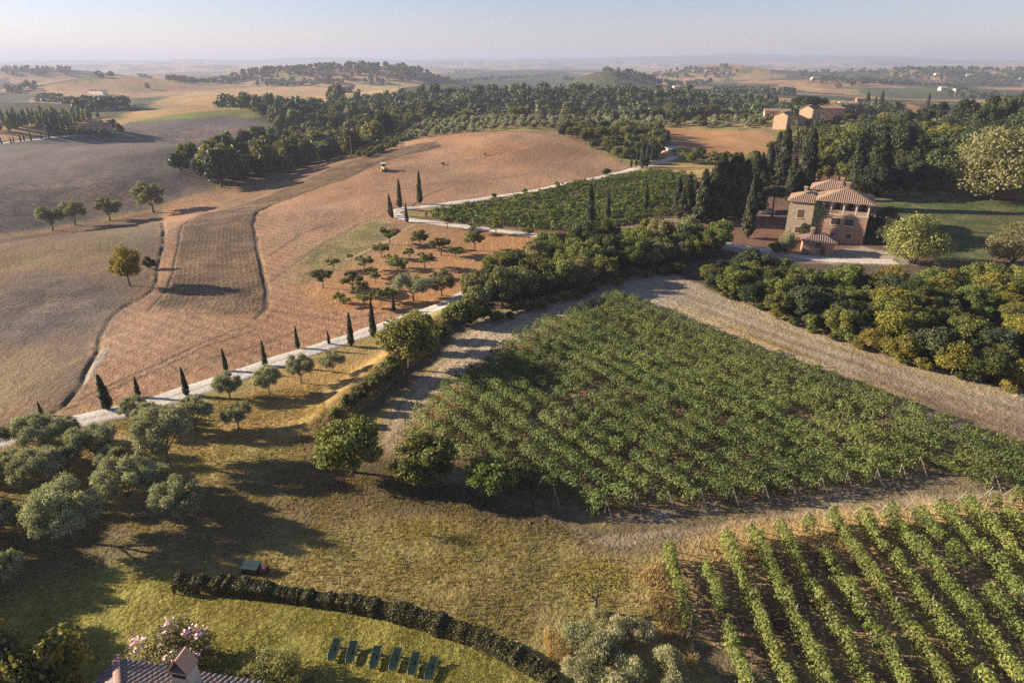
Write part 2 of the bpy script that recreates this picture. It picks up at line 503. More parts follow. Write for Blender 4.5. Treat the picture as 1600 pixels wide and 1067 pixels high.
# --- brown hill and the slope above the road
paint('brown_hillside', [(-100, 720), (-100, 380), (100, 352), (250, 325), (336, 296), (480, 258), (560, 240), (650, 207), (760, 207), (860, 209), (905, 218), (965, 250), (1000, 262), (860, 296), (700, 322), (630, 330), (640, 348), (900, 372), (740, 455), (690, 476), (480, 545), (250, 620), (0, 690)], 'brown', 1.5, 1.5, 0.8, ((0.5, 0.866), 2.2, 0.45))
paint(None, [(336, 298), (480, 262), (590, 240), (640, 246), (590, 262), (470, 294), (405, 322), (396, 350), (330, 320)], 'plough', 4, 4, 0.9, strength=0.6)
paint('rough_meadow', [(-100, 700), (-100, 395), (0, 374), (120, 352), (250, 328), (252, 400), (238, 450), (190, 485), (155, 530), (130, 605), (60, 655), (-60, 690)], 'lmead', 1.2, 1.5, 1.0)
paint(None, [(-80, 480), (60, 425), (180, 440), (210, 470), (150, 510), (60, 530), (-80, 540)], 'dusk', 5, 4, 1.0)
paint(None, [(0, 395), (160, 372), (240, 350), (200, 400), (60, 420), (-40, 430)], 'weed', 4, 3, 1.0, strength=.45)
paint(None, [(-60, 560), (60, 545), (90, 600), (20, 640), (-60, 650)], 'straw', 4, 3, 1.0, strength=0.35)
PLd = lambda x, y: poly_dist(x, y, PL_R)[0]
paint('ploughed_strip', None, 'plough', 0.5, 0.6, 1.6, (PLd, 0.85, 0.42), xy=[p for p in PL_R] + [flat(680, 240), flat(600, 246), flat(520, 262), flat(440, 284)] + [p for p in reversed(PL_L)])
paint(None, [(225, 478), (300, 482), (400, 494), (425, 505), (330, 515), (215, 505)], 'brown', 2.5, 5, 1.0, strength=.85)
paint('tall_grass', [(462, 405), (520, 372), (585, 345), (615, 345), (600, 372), (560, 400), (505, 430), (470, 440)], 'weed', 3, 3, 1.5)
paint('orchard_ground', [(455, 455), (520, 430), (600, 385), (640, 352), (760, 362), (890, 372), (740, 455), (690, 474), (600, 490), (500, 480)], 'orange', 2, 2, 0.9)
# --- behind, right
paint('upper_vineyard_ground', [(655, 342), (680, 328), (800, 308), (960, 276), (1020, 264), (1110, 275), (1100, 340), (1000, 378), (840, 368), (700, 352)], 'soil', 1, 1, 1)
paint('dry_verge', [(985, 268), (1050, 252), (1120, 262), (1180, 285), (1120, 300), (1040, 275)], 'straw', 1.5, 1.5, 1)
paint('russet_field', [(1010, 196), (1100, 192), (1210, 205), (1215, 240), (1130, 244), (1060, 236), (1040, 214)], 'orange', 3, 2, .7)
paint('olive_grove_ground', [(560, 246), (640, 208), (760, 180), (880, 186), (1020, 192), (1180, 178), (1230, 200), (1210, 205), (1010, 197), (960, 250), (905, 218), (860, 209), (700, 206)], 'weed', 3, 2, 1)
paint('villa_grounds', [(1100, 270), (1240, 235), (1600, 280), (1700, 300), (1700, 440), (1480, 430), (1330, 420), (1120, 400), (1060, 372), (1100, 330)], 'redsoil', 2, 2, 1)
paint('terraced_field', [(1370, 306), (1480, 306), (1620, 318), (1720, 330), (1720, 420), (1560, 400), (1480, 420), (1410, 370)], 'dgreen', 2, 2, 1)  # the dark green also carries the wood's shade over this field
paint(None, [(1372, 294), (1480, 292), (1620, 302), (1620, 314), (1480, 303), (1380, 305)], 'straw', 1.5, 1.5, 1)
paint('gravel_yard', [(1060, 372), (1130, 380), (1200, 392), (1262, 400), (1345, 385), (1400, 398), (1440, 412), (1340, 424), (1260, 416), (1180, 402), (1060, 384)], 'yard', 1, 1, .5)
paint('scrub_bank', [(700, 500), (740, 440), (900, 375), (1060, 380), (1260, 412), (1440, 415), (1720, 450), (1750, 640), (1600, 612), (1400, 560), (1240, 510), (1100, 455), (1060, 440), (1000, 425), (900, 452), (800, 478), (750, 500), (690, 560), (640, 610), (580, 650), (510, 672), (500, 660), (600, 575)], 'litter_shade', 1.5, 1.5, 1.2)
# --- vineyard slope
rowm = (0.81, 0.587)
paint('mown_margin', [(590, 690), (610, 640), (660, 590), (700, 545), (760, 495), (860, 462), (1000, 425), (1060, 432), (1130, 460), (1300, 528), (1600, 612), (1760, 660), (1760, 800), (1440, 790), (1000, 840), (620, 720)], 'pale', 1.2, 1.5, 1.0, (rowm, 2.8, 0.25))
paint(None, [(1260, 590), (1420, 600), (1600, 650), (1720, 680), (1720, 740), (1600, 700), (1400, 640)], 'lmead', 5, 4, 1.0)
paint('vineyard_ground', [(618, 690), (690, 612), (770, 556), (850, 506), (960, 464), (1010, 480), (1200, 580), (1400, 655), (1600, 720), (1720, 760), (1600, 776), (1440, 745), (1250, 785), (930, 812), (800, 780), (690, 730)], 'soil', 1, 1.2, 1.2, (rowm, 2.8, 0.5))
line([(960, 458), (1040, 478), (1200, 560)], 'pale', 3.0)
paint('farm_track_ground', [(780, 770), (930, 815), (1250, 780), (1450, 735), (1720, 745), (1760, 790), (1600, 800), (1300, 828), (1120, 850), (980, 872), (900, 850), (780, 800), (660, 745)], 'dirt', 1.5, 1.5, 0.9)
line([(700, 745), (830, 790), (930, 845), (1080, 830), (1300, 795), (1500, 775), (1700, 760)], 'pale', 0.45, 0.9, strength=.6)
line([(930, 850), (1080, 843), (1300, 808), (1500, 788), (1700, 775)], 'pale', 0.4, 0.8, strength=0.5)
# --- meadow and garden
paint(None, [(330, 640), (480, 560), (600, 530), (640, 545), (500, 668), (420, 690), (360, 690)], 'orange', 3, 3, 0.8, strength=0.45)
paint(None, [(-100, 760), (100, 790), (330, 760), (480, 700), (600, 720), (700, 790), (620, 800), (420, 830), (330, 880), (100, 890), (-100, 900)], 'litter_shade', 4, 3, 1.4, strength=0.8)  # brown leaf litter, with the trees' shade painted into its tone
paint(None, [(480, 690), (560, 720), (700, 760), (900, 830), (760, 815), (560, 770)], 'litter_shade', 2.5, 2, 1.6)
paint(None, [(-100, 640), (200, 640), (330, 700), (200, 760), (-100, 770)], 'orange', 4, 3, 1, strength=0.45)
paint('lawn', [(-100, 1130), (-60, 960), (60, 915), (180, 885), (300, 900), (440, 930), (580, 950), (700, 980), (800, 1022), (880, 1067), (900, 1130)], 'lawn', 1.2, 1, 0.8)
paint(None, [(300, 880), (480, 890), (640, 905), (800, 920), (860, 980), (840, 1030), (760, 985), (600, 935), (440, 912)], 'weed', 2, 2, 1.1, strength=0.8)
paint('vineyard_soil', [(1030, 862), (1090, 850), (1300, 822), (1720, 785), (1760, 1150), (1180, 1150), (1110, 1030), (1060, 970)], 'soil', 0.8, 1, 1.3)
paint(None, [(945, 880), (1030, 868), (1065, 970), (1100, 1060), (1000, 1000)], 'straw', 2, 1.5, 1, strength=0.5)
line([(1060, 985), (1110, 1030), (1180, 1075)], 'dirt', 1.0)
line([(1085, 862), (1140, 842), (1300, 820), (1440, 808), (1640, 785)], 'straw', 1.6, 2.0, strength=.75)
for x0 in range(1090, 1660, 66):
    line([(x0, 868 - (x0 - 1090) * .09), (x0 + 105, 985), (x0 + 230, 1110)], 'straw', 0.42, 0.5, strength=0.6)
# --- ditches and plough edges, their shade painted as dark lines; tracks
line(DITCH, 'litter_shade', 0.32, 0.9, xy=True, lw=True, strength=.75)  # dark soil and damp growth, plus the step's shade in the colour
line(PL_R[:9], 'litter_shade', 0.32, 0.5, xy=True, lw=True)  # thin shadow along the ploughed edge, put into the colour
line(PL_L, 'litter_shade', 0.28, 0.5, xy=True, lw=True)  # left edge of the strip, its shadow painted likewise
line([(q[0] + 0.2, q[1] - 1.6) for q in FIELD_EDGE], 'lmead', 1.2, 0.4, xy=True)
line(FIELD_EDGE, 'litter_shade', 0.5, 0.5, xy=True, lw=True)
line(PL_R[8:], 'litter_shade', 0.7, 0.6, xy=True)  # the edge's shadow line carried on in colour
for o in (0, 9):
    line([(-60, 674 + o), (60, 642 + o), (130, 620 + o), (190, 592 + o), (250, 566 + o), (320, 532 + o), (390, 508 + o)], 'plough', 0.28, 0.2)
line([(130, 600), (150, 570), (165, 545)], 'pale', 0.5, 0.3)
line([(640, 325), (655, 312), (672, 302), (690, 296)], 'plough', 0.4, 0.3)
line([(540, 405), (600, 380), (660, 345)], 'straw', 0.5)
for tr in ([(420, 440), (500, 385), (560, 350), (600, 335)], [(420, 400), (470, 365), (530, 345)], [(420, 485), (520, 500), (600, 488)], [(330, 560), (400, 540), (480, 510)], [(500, 290), (640, 262), (790, 240)], [(590, 300), (700, 285), (850, 270)]):
    line(tr, 'lmead', 0.5, 0.8, strength=0.7)
rl = np.random.default_rng(41)
for _ in range(26):
    o = rl.uniform(-1, 1); s0 = rl.uniform(0, .7); s1 = min(1, s0 + rl.uniform(.1, .35))
    A_ = np.array([1000 + 0 * o, 448 + 16 * o]); B_ = np.array([1640, 676 + 42 * o])
    line([tuple(A_ + (B_ - A_) * s0), tuple(A_ + (B_ - A_) * (s0 + s1) / 2), tuple(A_ + (B_ - A_) * s1)], ['straw', 'weed', 'litter_shade', 'dirt'][rl.integers(4)], rl.uniform(.15, .5), .8, strength=rl.uniform(.25, .6))
for o in (-12, 12):
    line([(600 + o, 690), (640 + o, 630), (700 + o, 570), (760 + o, 520), (850 + o, 478), (960 + o, 450)], 'dirt', .3, .5, strength=.55)
    line([(1000, 440 + o * .4), (1200, 512 + o * .6), (1600, 655 + o)], 'dirt', .28, .6, strength=.5)
for _ in range(46):
    px = rl.uniform(60, 900); py = rl.uniform(300, 600)
    if px > 620 and py > 300: py = rl.uniform(235, 290)
    ln = rl.uniform(30, 110); sl = -rl.uniform(.15, .55)
    try: line([(px, py), (px + ln * .5, py + ln * .5 * sl + rl.uniform(-4, 4)), (px + ln, py + ln * sl)], 'plough' if rl.random() < .5 else 'straw', rl.uniform(.2, .5), 1.0, strength=rl.uniform(.2, .45))
    except Exception: pass
_big = 1 + 0.35 * WARP2 + 0.55 * (fbm(GX / 46 + 3, GY / 46, 3) - 0.5)
_hue = fbm(GX / 30 + 9, GY / 30 + 2, 3) - 0.5
for _c in (cA, cB):
    _c *= _big[:, None]
    _c[:, 0] *= 1 + 0.22 * _hue; _c[:, 2] *= 1 - 0.25 * _hue

idx = np.arange(nR * nA).reshape(nR, nA)
Q = np.stack([idx[:-1, :-1], idx[:-1, 1:], idx[1:, 1:], idx[1:, :-1]], -1).reshape(-1, 4)
qz = zone[Q[:, 0]]
GLAB = {
 'meadow': ('dry olive-gold meadow between the olive trees and the hedge', 'meadow'), 'far_hills': ('hazy far hills with patchwork fields and woods', 'hills'),
 'grain_field': ('golden stubble fields beyond the wooded stream', 'field'), 'pasture': ('bright green grass strip below the golden fields', 'field'),
 'wheat_stubble': ('small straw-coloured field above the woods', 'field'), 'fallow_field': ('large grey-brown rolling fallow field', 'field'),
 'woodland_floor': ('shaded ground under the dark wood', 'ground'), 'brown_hillside': ('bare reddish-brown hillside above the gravel road', 'field'),
 'rough_meadow': ('patchy grey-brown meadow with a lone green tree', 'field'), 'ploughed_strip': ('dark curving strip of ploughed soil', 'field'),
 'tall_grass': ('olive-green unmown grass beside the orchard', 'field'), 'orchard_ground': ('orange-brown bare ground under the orchard trees', 'ground'),
 'upper_vineyard_ground': ('soil under the upper vineyard', 'ground'), 'dry_verge': ('yellow dry grass at the top of the upper vineyard', 'ground'),
 'russet_field': ('russet field behind the cypress avenue', 'field'), 'olive_grove_ground': ('weedy ground under the far olive grove', 'ground'),
 'villa_grounds': ('shaded reddish ground around the villa', 'ground'), 'terraced_field': ('shaded green field behind the villa', 'field'),
 'gravel_yard': ('pale gravel drive and yard before the villa', 'yard'), 'scrub_bank': ('dark bank under the scrub and hedge trees', 'ground'),
 'mown_margin': ('pale mown strip around the middle vineyard', 'field'), 'vineyard_ground': ('brown soil under the middle vineyard', 'ground'),
 'farm_track_ground': ('trodden earth track between the two vineyards', 'track'), 'lawn': ('green-gold mown lawn with the sun loungers', 'lawn'),
 'vineyard_soil': ('brown soil with straw strips under the near vine rows', 'ground')}
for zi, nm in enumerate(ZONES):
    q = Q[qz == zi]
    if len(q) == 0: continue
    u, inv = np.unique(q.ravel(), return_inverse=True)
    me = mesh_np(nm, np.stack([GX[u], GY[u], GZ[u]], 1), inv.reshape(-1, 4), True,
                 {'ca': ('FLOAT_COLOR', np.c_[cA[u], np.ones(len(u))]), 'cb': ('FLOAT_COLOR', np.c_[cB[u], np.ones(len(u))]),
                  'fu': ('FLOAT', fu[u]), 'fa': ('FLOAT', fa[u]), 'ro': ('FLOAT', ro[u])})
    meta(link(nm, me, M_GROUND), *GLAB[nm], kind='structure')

# ------------------------------------------------------------------ gravel roads, draped with a crowned surface and verges
def mat_gravel():
    m, t, out = mk("gravel")
    bs = N(t, "BsdfPrincipled"); bs.inputs["Roughness"].default_value = .95; bs.inputs["Specular IOR Level"].default_value = .1
    rs = N(t, "Attribute", attribute_name="rs").outputs["Fac"]; pos = N(t, "NewGeometry").outputs["Position"]
    n1 = noise(t, .35, 5, .65, pos).outputs[0]; n2 = noise(t, 2.2, 5, .7, pos).outputs[0]
    base = ramp(t, n1, [(.35, (.66, .58, .47)), (.65, (.54, .46, .37))])
    ab = math_(t, 'ABSOLUTE', math_(t, 'MULTIPLY_ADD', n2, .3, math_(t, 'SUBTRACT', rs, .15)))
    # |offset| 0 middle strip, .45 wheel ruts, 1 edge
    c = mixc(t, ramp(t, ab, [(.0, (.55,) * 3), (.22, (0,) * 3)]), base, (.30, .235, .13))
    c = mixc(t, ramp(t, ab, [(.70, (0,) * 3), (.98, (.95,) * 3)]), c, (.27, .20, .105))
    v = math_(t, 'MULTIPLY_ADD', n2, .7, .65); vc = N(t, "CombineColor"); [t.links.new(v, vc.inputs[i]) for i in range(3)]
    t.links.new(mixc(t, 1.0, c, vc.outputs[0], 'MULTIPLY'), bs.inputs["Base Color"])
    bp = N(t, "Bump"); bp.inputs["Distance"].default_value = .12; t.links.new(n2, bp.inputs["Height"]); t.links.new(bp.outputs[0], bs.inputs["Normal"])
    t.links.new(bs.outputs[0], out.inputs[0]); return m
M_GRAVEL = mat_gravel()
def resample(pts, step):
    pts = [np.array(p[:2], float) for p in pts]
    # Catmull-Rom
    out = []
    for i in range(len(pts) - 1):
        p0 = pts[max(i - 1, 0)]; p1 = pts[i]; p2 = pts[i + 1]; p3 = pts[min(i + 2, len(pts) - 1)]
        n = max(2, int(np.linalg.norm(p2 - p1) / step))
        for k in range(n):
            t = k / n
            out.append(0.5 * ((2 * p1) + (-p0 + p2) * t + (2 * p0 - 5 * p1 + 4 * p2 - p3) * t * t + (-p0 + 3 * p1 - 3 * p2 + p3) * t ** 3))
    out.append(pts[-1]); return np.array(out)
def ribbon(name, pts, width, label, cat, mat, lift=0.06, step=1.0):
    c = resample(pts, step)
    d = np.gradient(c, axis=0); d /= np.linalg.norm(d, axis=1)[:, None] + 1e-9
    n = np.stack([-d[:, 1], d[:, 0]], 1)
    s = np.array([-1.0, -0.8, -0.45, 0, 0.45, 0.8, 1.0]); zz = np.array([-0.12, 0.02, 0.0, 0.05, 0.0, 0.02, -0.12])
    w = width / 2 * (1 + 0.45 * (fbm(c[:, 0] / 4, c[:, 1] / 4, 2) - 0.5))
    P3 = c[:, None, :] + n[:, None, :] * (s[None, :] * w[:, None])[..., None]
    z = hfast(P3[..., 0].ravel(), P3[..., 1].ravel()).reshape(P3.shape[:2])
    z = np.maximum(z, hfast(c[:, 0], c[:, 1])[:, None] * 0.6 + z * 0.4) + lift + zz[None, :]
    v = np.concatenate([P3, z[..., None]], -1).reshape(-1, 3)
    k = len(s); i = np.arange(len(c) * k).reshape(len(c), k)
    f = np.stack([i[:-1, :-1], i[1:, :-1], i[1:, 1:], i[:-1, 1:]], -1).reshape(-1, 4)
    o = link(name, mesh_np(name, v, f, True, {'rs': ('FLOAT', np.tile(s, len(c)))}), mat)
    return meta(o, label, cat, kind='structure')
ROAD = Pxy([(-120, 722), (0, 689), (100, 663), (190, 643), (270, 620), (340, 597), (420, 570), (480, 550), (540, 531), (600, 511), (655, 492), (700, 474), (745, 452), (800, 425), (850, 400), (885, 380), (905, 371)])
ribbon('gravel_road', ROAD, 4.0, 'pale gravel road lined with young cypresses and olives', 'road', M_GRAVEL)
UP = Pxy([(905, 371), (850, 369), (800, 363), (740, 356), (690, 350), (645, 344), (622, 337), (622, 330), (645, 325), (700, 319), (780, 307), (860, 293), (920, 281), (965, 271), (1000, 262), (1030, 254), (1052, 246), (1062, 236)])
ribbon('hill_road', UP, 3.6, 'pale gravel road bending sharply around the upper vineyard', 'road', M_GRAVEL)
ribbon('villa_drive', Pxy([(905, 371), (980, 374), (1060, 372), (1130, 381), (1200, 393), (1262, 403), (1330, 408), (1400, 410)]), 3.6, 'gravel drive leading to the brick villa', 'road', M_GRAVEL, lift=0.1)
ribbon('far_lane', Pxy([(-60, 236), (0, 225), (40, 220), (75, 216), (110, 213), (150, 213)]), 4.5, 'far pale lane to the farmhouse on the grey field', 'road', M_GRAVEL)
# ------------------------------------------------------------------ plants
M_BARK = mat_solid("bark", (.16, .12, .085), (.09, .07, .05), 5, 0.95, 0.02)
M_OBARK = mat_solid("olive_bark", (.20, .175, .145), (.11, .095, .08), 6, 0.95, 0.02)
L_OLIVE = mat_leaf("olive_leaf", (.155, .17, .08), (.46, .46, .28), 0.28, 0.012, 0.16)
L_BROAD = mat_leaf("broad_leaf", (.065, .078, .018), (.26, .25, .055), 0.32, 0.03, 0.42)
L_DARK = mat_leaf("evergreen_leaf", (.032, .044, .017), (.115, .13, .046), 0.2, 0.025, 0.42)
L_YEL = mat_leaf("yellow_leaf", (.13, .12, .022), (.36, .295, .05), 0.35, 0.02, 0.25)
L_CYP = mat_leaf("cypress_leaf", (.018, .023, .010), (.075, .078, .025), 0.1, 0.015, 0.22)
L_VINE = mat_leaf("vine_leaf", (.055, .08, .016), (.27, .30, .08), 0.36, 0.012, 0.08)
L_VINE2 = mat_leaf("young_vine_leaf", (.09, .12, .022), (.34, .345, .09), 0.36, 0.012, 0.08)
L_HEDGE = mat_leaf("hedge_leaf", (.05, .058, .017), (.19, .17, .05), 0.15, 0.02, 0.2)
L_SAGE = mat_leaf("silver_leaf", (.19, .19, .08), (.52, .475, .26), 0.28, 0.012, 0.16)
L_PALE = mat_leaf("willow_leaf", (.13, .135, .045), (.36, .33, .14), 0.3, 0.02, 0.25)
L_FRUIT = mat_leaf("fruit_leaf", (.085, .10, .026), (.29, .275, .08), 0.32, 0.03, 0.4)
L_STRAW = mat_leaf("straw", (.36, .27, .11), (.70, .53, .24), 0.3, 0.0, 0.0, tint=(1.1, 1.0, .8))

def quads(c, nrm, w, l, rg, droop=0.0):
    """leaf rhombi: centres, facing normals"""
    n = len(c)
    nrm = nrm / (np.linalg.norm(nrm, axis=1)[:, None] + 1e-9)
    a = rg.normal(size=(n, 3)); a[:, 2] -= droop
    a -= nrm * np.sum(a * nrm, 1)[:, None]; a /= np.linalg.norm(a, axis=1)[:, None] + 1e-9
    b = np.cross(nrm, a)
    sw = (w * rg.uniform(0.7, 1.3, n))[:, None]; sl = (l * rg.uniform(0.7, 1.3, n))[:, None]
    v = np.stack([c - a * sl, c - b * sw + a * sl * 0.15, c + a * sl, c + b * sw + a * sl * 0.15], 1)
    return v.reshape(-1, 3)
def leaf_mesh(name, v, lv):
    f = np.arange(len(v)).reshape(-1, 4)
    return mesh_np(name, v, f, False, {'lv': ('FLOAT', np.repeat(np.clip(lv, 0, 1), 4))})
def lobe_points(lobes, n, rg, shell=0.45):
    """points scattered through overlapping uneven lobes, denser outside"""
    lobes = np.array(lobes)                        # cx cy cz rx ry rz
    vol = lobes[:, 3] * lobes[:, 4] + lobes[:, 4] * lobes[:, 5]
    k = rg.choice(len(lobes), n, p=vol / vol.sum())
    d = rg.normal(size=(n, 3)); d /= np.linalg.norm(d, axis=1)[:, None]
    rad = 1 - shell * rg.random(n) ** 1.6
    bump = 1 + 0.30 * (np.sin(d[:, 0] * 5 + k * 1.7) * np.sin(d[:, 1] * 6 + k) * np.cos(d[:, 2] * 5 + k * 2.3)) + 0.10 * rg.normal(size=n)
    p = lobes[k, :3] + d * lobes[k, 3:6] * (rad * bump)[:, None]
    keep = np.ones(n, bool)
    for j in range(len(lobes)):                    # drop points buried deep inside another lobe
        q = np.linalg.norm((p - lobes[j, :3]) / lobes[j, 3:6], axis=1)
        keep &= ~((q < 0.5) & (k != j))
    return p[keep], d[keep], k[keep]
def tri_lv(p, d, k, rg):
    """leaf tone: each lobe a little different, plus scatter"""
    t = np.random.default_rng(3).random(500)[k % 500]
    return 0.44 + 0.40 * (t - 0.5) + 0.30 * rg.normal(size=len(p))

def limbs(mb, base_h, lobes, r0, rg, lean=(0, 0), n=6):
    top = Vector((lean[0], lean[1], base_h))
    mb.tube([(0, 0, -0.3), (lean[0] * .3, lean[1] * .3, base_h * .45), top], [r0 * 1.35, r0, r0 * .8], 7)
    order = list(range(len(lobes))); 
    for j in order[:7]:
        L = lobes[j]; e = Vector(L[:3])
        m_ = top.lerp(e, 0.5) + Vector((rg.normal() * .12, rg.normal() * .12, -0.12 * (e - top).length * .5))
        mb.tube([top - Vector((0, 0, .1)), m_, e], [r0 * .55, r0 * .36, r0 * .12], 5)

def make_round(name, seed, H, Wd, nl, nq, lw, ll, trunk=0.28, low=0.0, leafmix=0.7, droop=0.0, shell=0.45, bark=M_BARK, spread=1.0, lr=(.28, .46), core=.62):
    """broad-crowned tree; returns (trunk mesh, crown mesh), height H, width Wd"""
    rg = np.random.default_rng(seed)
    th = H * trunk
    ch = H - th * (1 - low)
    lobes = []
    cz = H - ch / 2
    for i in range(nl):
        if i == 0: c = np.array([0, 0, cz]); r = core
        else:
            a = 2.4 * i + rg.normal() * 0.3; e = rg.uniform(-0.75, 1.0)
            c = np.array([math.cos(a) * math.sqrt(max(0.08, 1 - e * e)) * Wd * 0.31 * spread, math.sin(a) * math.sqrt(max(0.08, 1 - e * e)) * Wd * 0.31 * spread, cz + e * ch * 0.30])
            r = rg.uniform(*lr)
        lobes.append([*c, r * Wd / 2, r * Wd / 2 * rg.uniform(.85, 1.15), r * ch / 2 * rg.uniform(.85, 1.1)])
    p, d, k = lobe_points(lobes, nq, rg, shell)
    p = p[p[:, 2] > th * 0.35] if low < 0.5 else p
    m = min(len(p), len(d)); 
    if len(p) != len(d):
        p, d, k = lobe_points(lobes, nq, rg, shell); z = p[:, 2] > th * 0.35; p, d, k = p[z], d[z], k[z]
    nn = d * leafmix + rg.normal(size=d.shape) * (1.0 - leafmix * .5) + np.array([0, 0, .25])
    lv = tri_lv(p, d, k, rg)
    crown = leaf_mesh(name + "_crown", quads(p, nn, lw, ll, rg, droop), lv)
    mb = MB(); limbs(mb, th, lobes[1:] or lobes, max(0.035 * H * .8, .04), rg)
    tr = mb.mesh(name + "_trunk", True); tr.materials.append(bark)
    return tr, crown

def make_cypress(name, seed, H, Wd, nq, lw, ll, taper=1.0, base=0.06):
    rg = np.random.default_rng(seed)
    z = rg.random(nq) ** 0.85
    prof = np.minimum(1.0, (z / 0.16 + 0.35)) * np.clip((1 - z) ** (0.62 * taper), 0.03, 1)
    a = rg.random(nq) * 2 * math.pi
    lump = 1 + 0.16 * np.sin(a * 3 + z * 17 + seed) + 0.12 * np.sin(a * 5 - z * 31) + 0.08 * rg.normal(size=nq)
    rad = Wd / 2 * prof * lump * (1 - 0.35 * rg.random(nq) ** 2)
    p = np.stack([np.cos(a) * rad, np.sin(a) * rad, H * (base + (1 - base) * z)], 1)
    p[:, 0] += 0.012 * H * np.sin(z * 3 + seed)
    nn = np.stack([np.cos(a), np.sin(a), np.full(nq, .25)], 1) + rg.normal(size=(nq, 3)) * .45
    n_ = nn / np.linalg.norm(nn, axis=1)[:, None]
    up = np.array([0, 0, 1.0]) + rg.normal(size=(nq, 3)) * .35
    aax = up - n_ * np.sum(up * n_, 1)[:, None]; aax /= np.linalg.norm(aax, axis=1)[:, None]
    b = np.cross(n_, aax)
    sw = (lw * rg.uniform(.6, 1.4, nq))[:, None]; sl = (ll * rg.uniform(.6, 1.4, nq))[:, None]
    v = np.stack([p - aax * sl, p - b * sw, p + aax * sl, p + b * sw], 1).reshape(-1, 3)
    lv = 0.45 + 0.3 * rg.normal(size=nq) * .8 + 0.2 * np.sin(a * 3 + z * 17 + seed)
    crown = leaf_mesh(name + "_crown", v, lv)
    mb = MB(); mb.tube([(0, 0, -.3), (0, 0, H * .3), (0.012 * H * math.sin(2.7 + seed), 0, H * .9)], [Wd * .085, Wd * .06, Wd * .012], 7)
    # inner core so that light does not pass straight through
    for i in range(9):
        zz = 0.1 + i * 0.09; aa = i * 2.4
        pr = min(1, zz / .16 + .35) * max(.05, (1 - zz) ** (.62 * taper)) * Wd * .36
        mb.tube([(0, 0, H * zz * .92), (math.cos(aa) * pr, math.sin(aa) * pr, H * min(.97, zz + .06))], [Wd * .03, Wd * .008], 4)
    tr = mb.mesh(name + "_trunk", True); tr.materials.append(M_BARK)
    return tr, crown

def make_pine(name, seed, H, Wd, nq, lw, ll):
    """umbrella pine: bare trunk, flat wide crown"""
    rg = np.random.default_rng(seed)
    lobes = []
    for i in range(9):
        a = 2.4 * i; q = math.sqrt(i / 9.0) * Wd * .36
        lobes.append([math.cos(a) * q, math.sin(a) * q, H * .84 - .06 * H * (i / 9.0), Wd * .2, Wd * .2, H * .13])
    p, d, k = lobe_points(lobes, nq, rg, .4)
    crown = leaf_mesh(name + "_crown", quads(p, d + rg.normal(size=d.shape) * .5 + [0, 0, .4], lw, ll, rg), tri_lv(p, d, k, rg))
    mb = MB(); top = Vector((.2, 0, H * .66))
    mb.tube([(0, 0, -.3), (.1, .05, H * .35), top], [.035 * H, .026 * H, .02 * H], 7)
    for L in lobes: mb.tube([top, Vector(L[:3]) - Vector((0, 0, H * .06))], [.013 * H, .006 * H], 5)
    tr = mb.mesh(name + "_trunk", True); tr.materials.append(M_BARK)
    return tr, crown

LIB = {}
def lib(key, mat, variants):
    for tr, cr in variants: cr.materials.append(mat)
    LIB[key] = variants
# nominal sizes: olive 5 m tall 5 m wide, broad 8/8, shrub 3/3.6, cypress 8/1.5, far 9/8
lib('olive', L_OLIVE, [make_round("olive%d" % i, 20 + i, 5, 5.2, 26, 15000, .042, .115, .26, .25, .55, 0, .75, M_OBARK, 1.38, (.15, .34), .46) for i in range(5)])
L_LAUREL = mat_leaf('laurel_leaf', (.13, .135, .035), (.40, .36, .12), 0.3, 0.02, 0.15)
lib('laurel', L_LAUREL, [make_round('laurel%d' % i, 230 + i, 3, 3.8, 14, 9000, .04, .07, .03, .97, .7, .2, .4) for i in range(2)])
lib('willow', L_PALE, [make_round("willow%d" % i, 210 + i, 12, 14, 18, 13000, .12, .24, .06, .95, .6, .2, .45, M_BARK, 1.1) for i in range(2)])
lib('broad', L_BROAD, [make_round("broad%d" % i, 40 + i, 8, 7.6, 20, 8000, .125, .20, .22, .45, .6, .3, .6, M_BARK, 1.25, (.18, .40), .55) for i in range(6)])
lib('yellow', L_YEL, [make_round("yellow%d" % i, 60 + i, 8, 8, 15, 7000, .13, .21, .26, .3, .55, .3, .55, M_BARK, 1.1) for i in range(2)])
lib('ever', L_DARK, [make_round("ever%d" % i, 70 + i, 9, 8, 17, 6000, .16, .25, .12, .8, .7, .2, .5, M_BARK, 1.2, (.18, .42), .56) for i in range(5)])
lib('pale', L_PALE, [make_round("pale%d" % i, 80 + i, 8, 7, 16, 6000, .11, .20, .22, .5, .6, .3, .6, M_BARK, 1.3, (.16, .40), .5) for i in range(4)])
lib('shrub', L_BROAD, [make_round("shrub%d" % i, 90 + i, 3, 3.8, 8, 3000, .105, .16, .06, .9, .7, .2, .5) for i in range(4)])
lib('yshrub', L_YEL, [make_round("yshrub%d" % i, 95 + i, 3, 3.8, 8, 2600, .105, .16, .06, .9, .65, .2, .5) for i in range(2)])
lib('sage', L_SAGE, [make_round("sage%d" % i, 100 + i, 2.4, 2.6, 10, 5000, .028, .085, .1, .9, .6, 0, .7, M_OBARK) for i in range(3)])
lib('fruit', L_FRUIT, [make_round("fruit%d" % i, 110 + i, 4, 4, 13, 2600, .09, .14, .34, .1, .6, .2, .7, M_BARK, 1.3, (.16, .38), .42) for i in range(4)])
lib('far', L_BROAD, [make_round("far%d" % i, 120 + i, 9, 7.6, 8, 1500, .36, .5, .15, .8, .8, .2, .35) for i in range(6)])
lib('fard', L_DARK, [make_round("fard%d" % i, 130 + i, 9, 7.4, 8, 1500, .36, .5, .12, .8, .8, .2, .35) for i in range(4)])
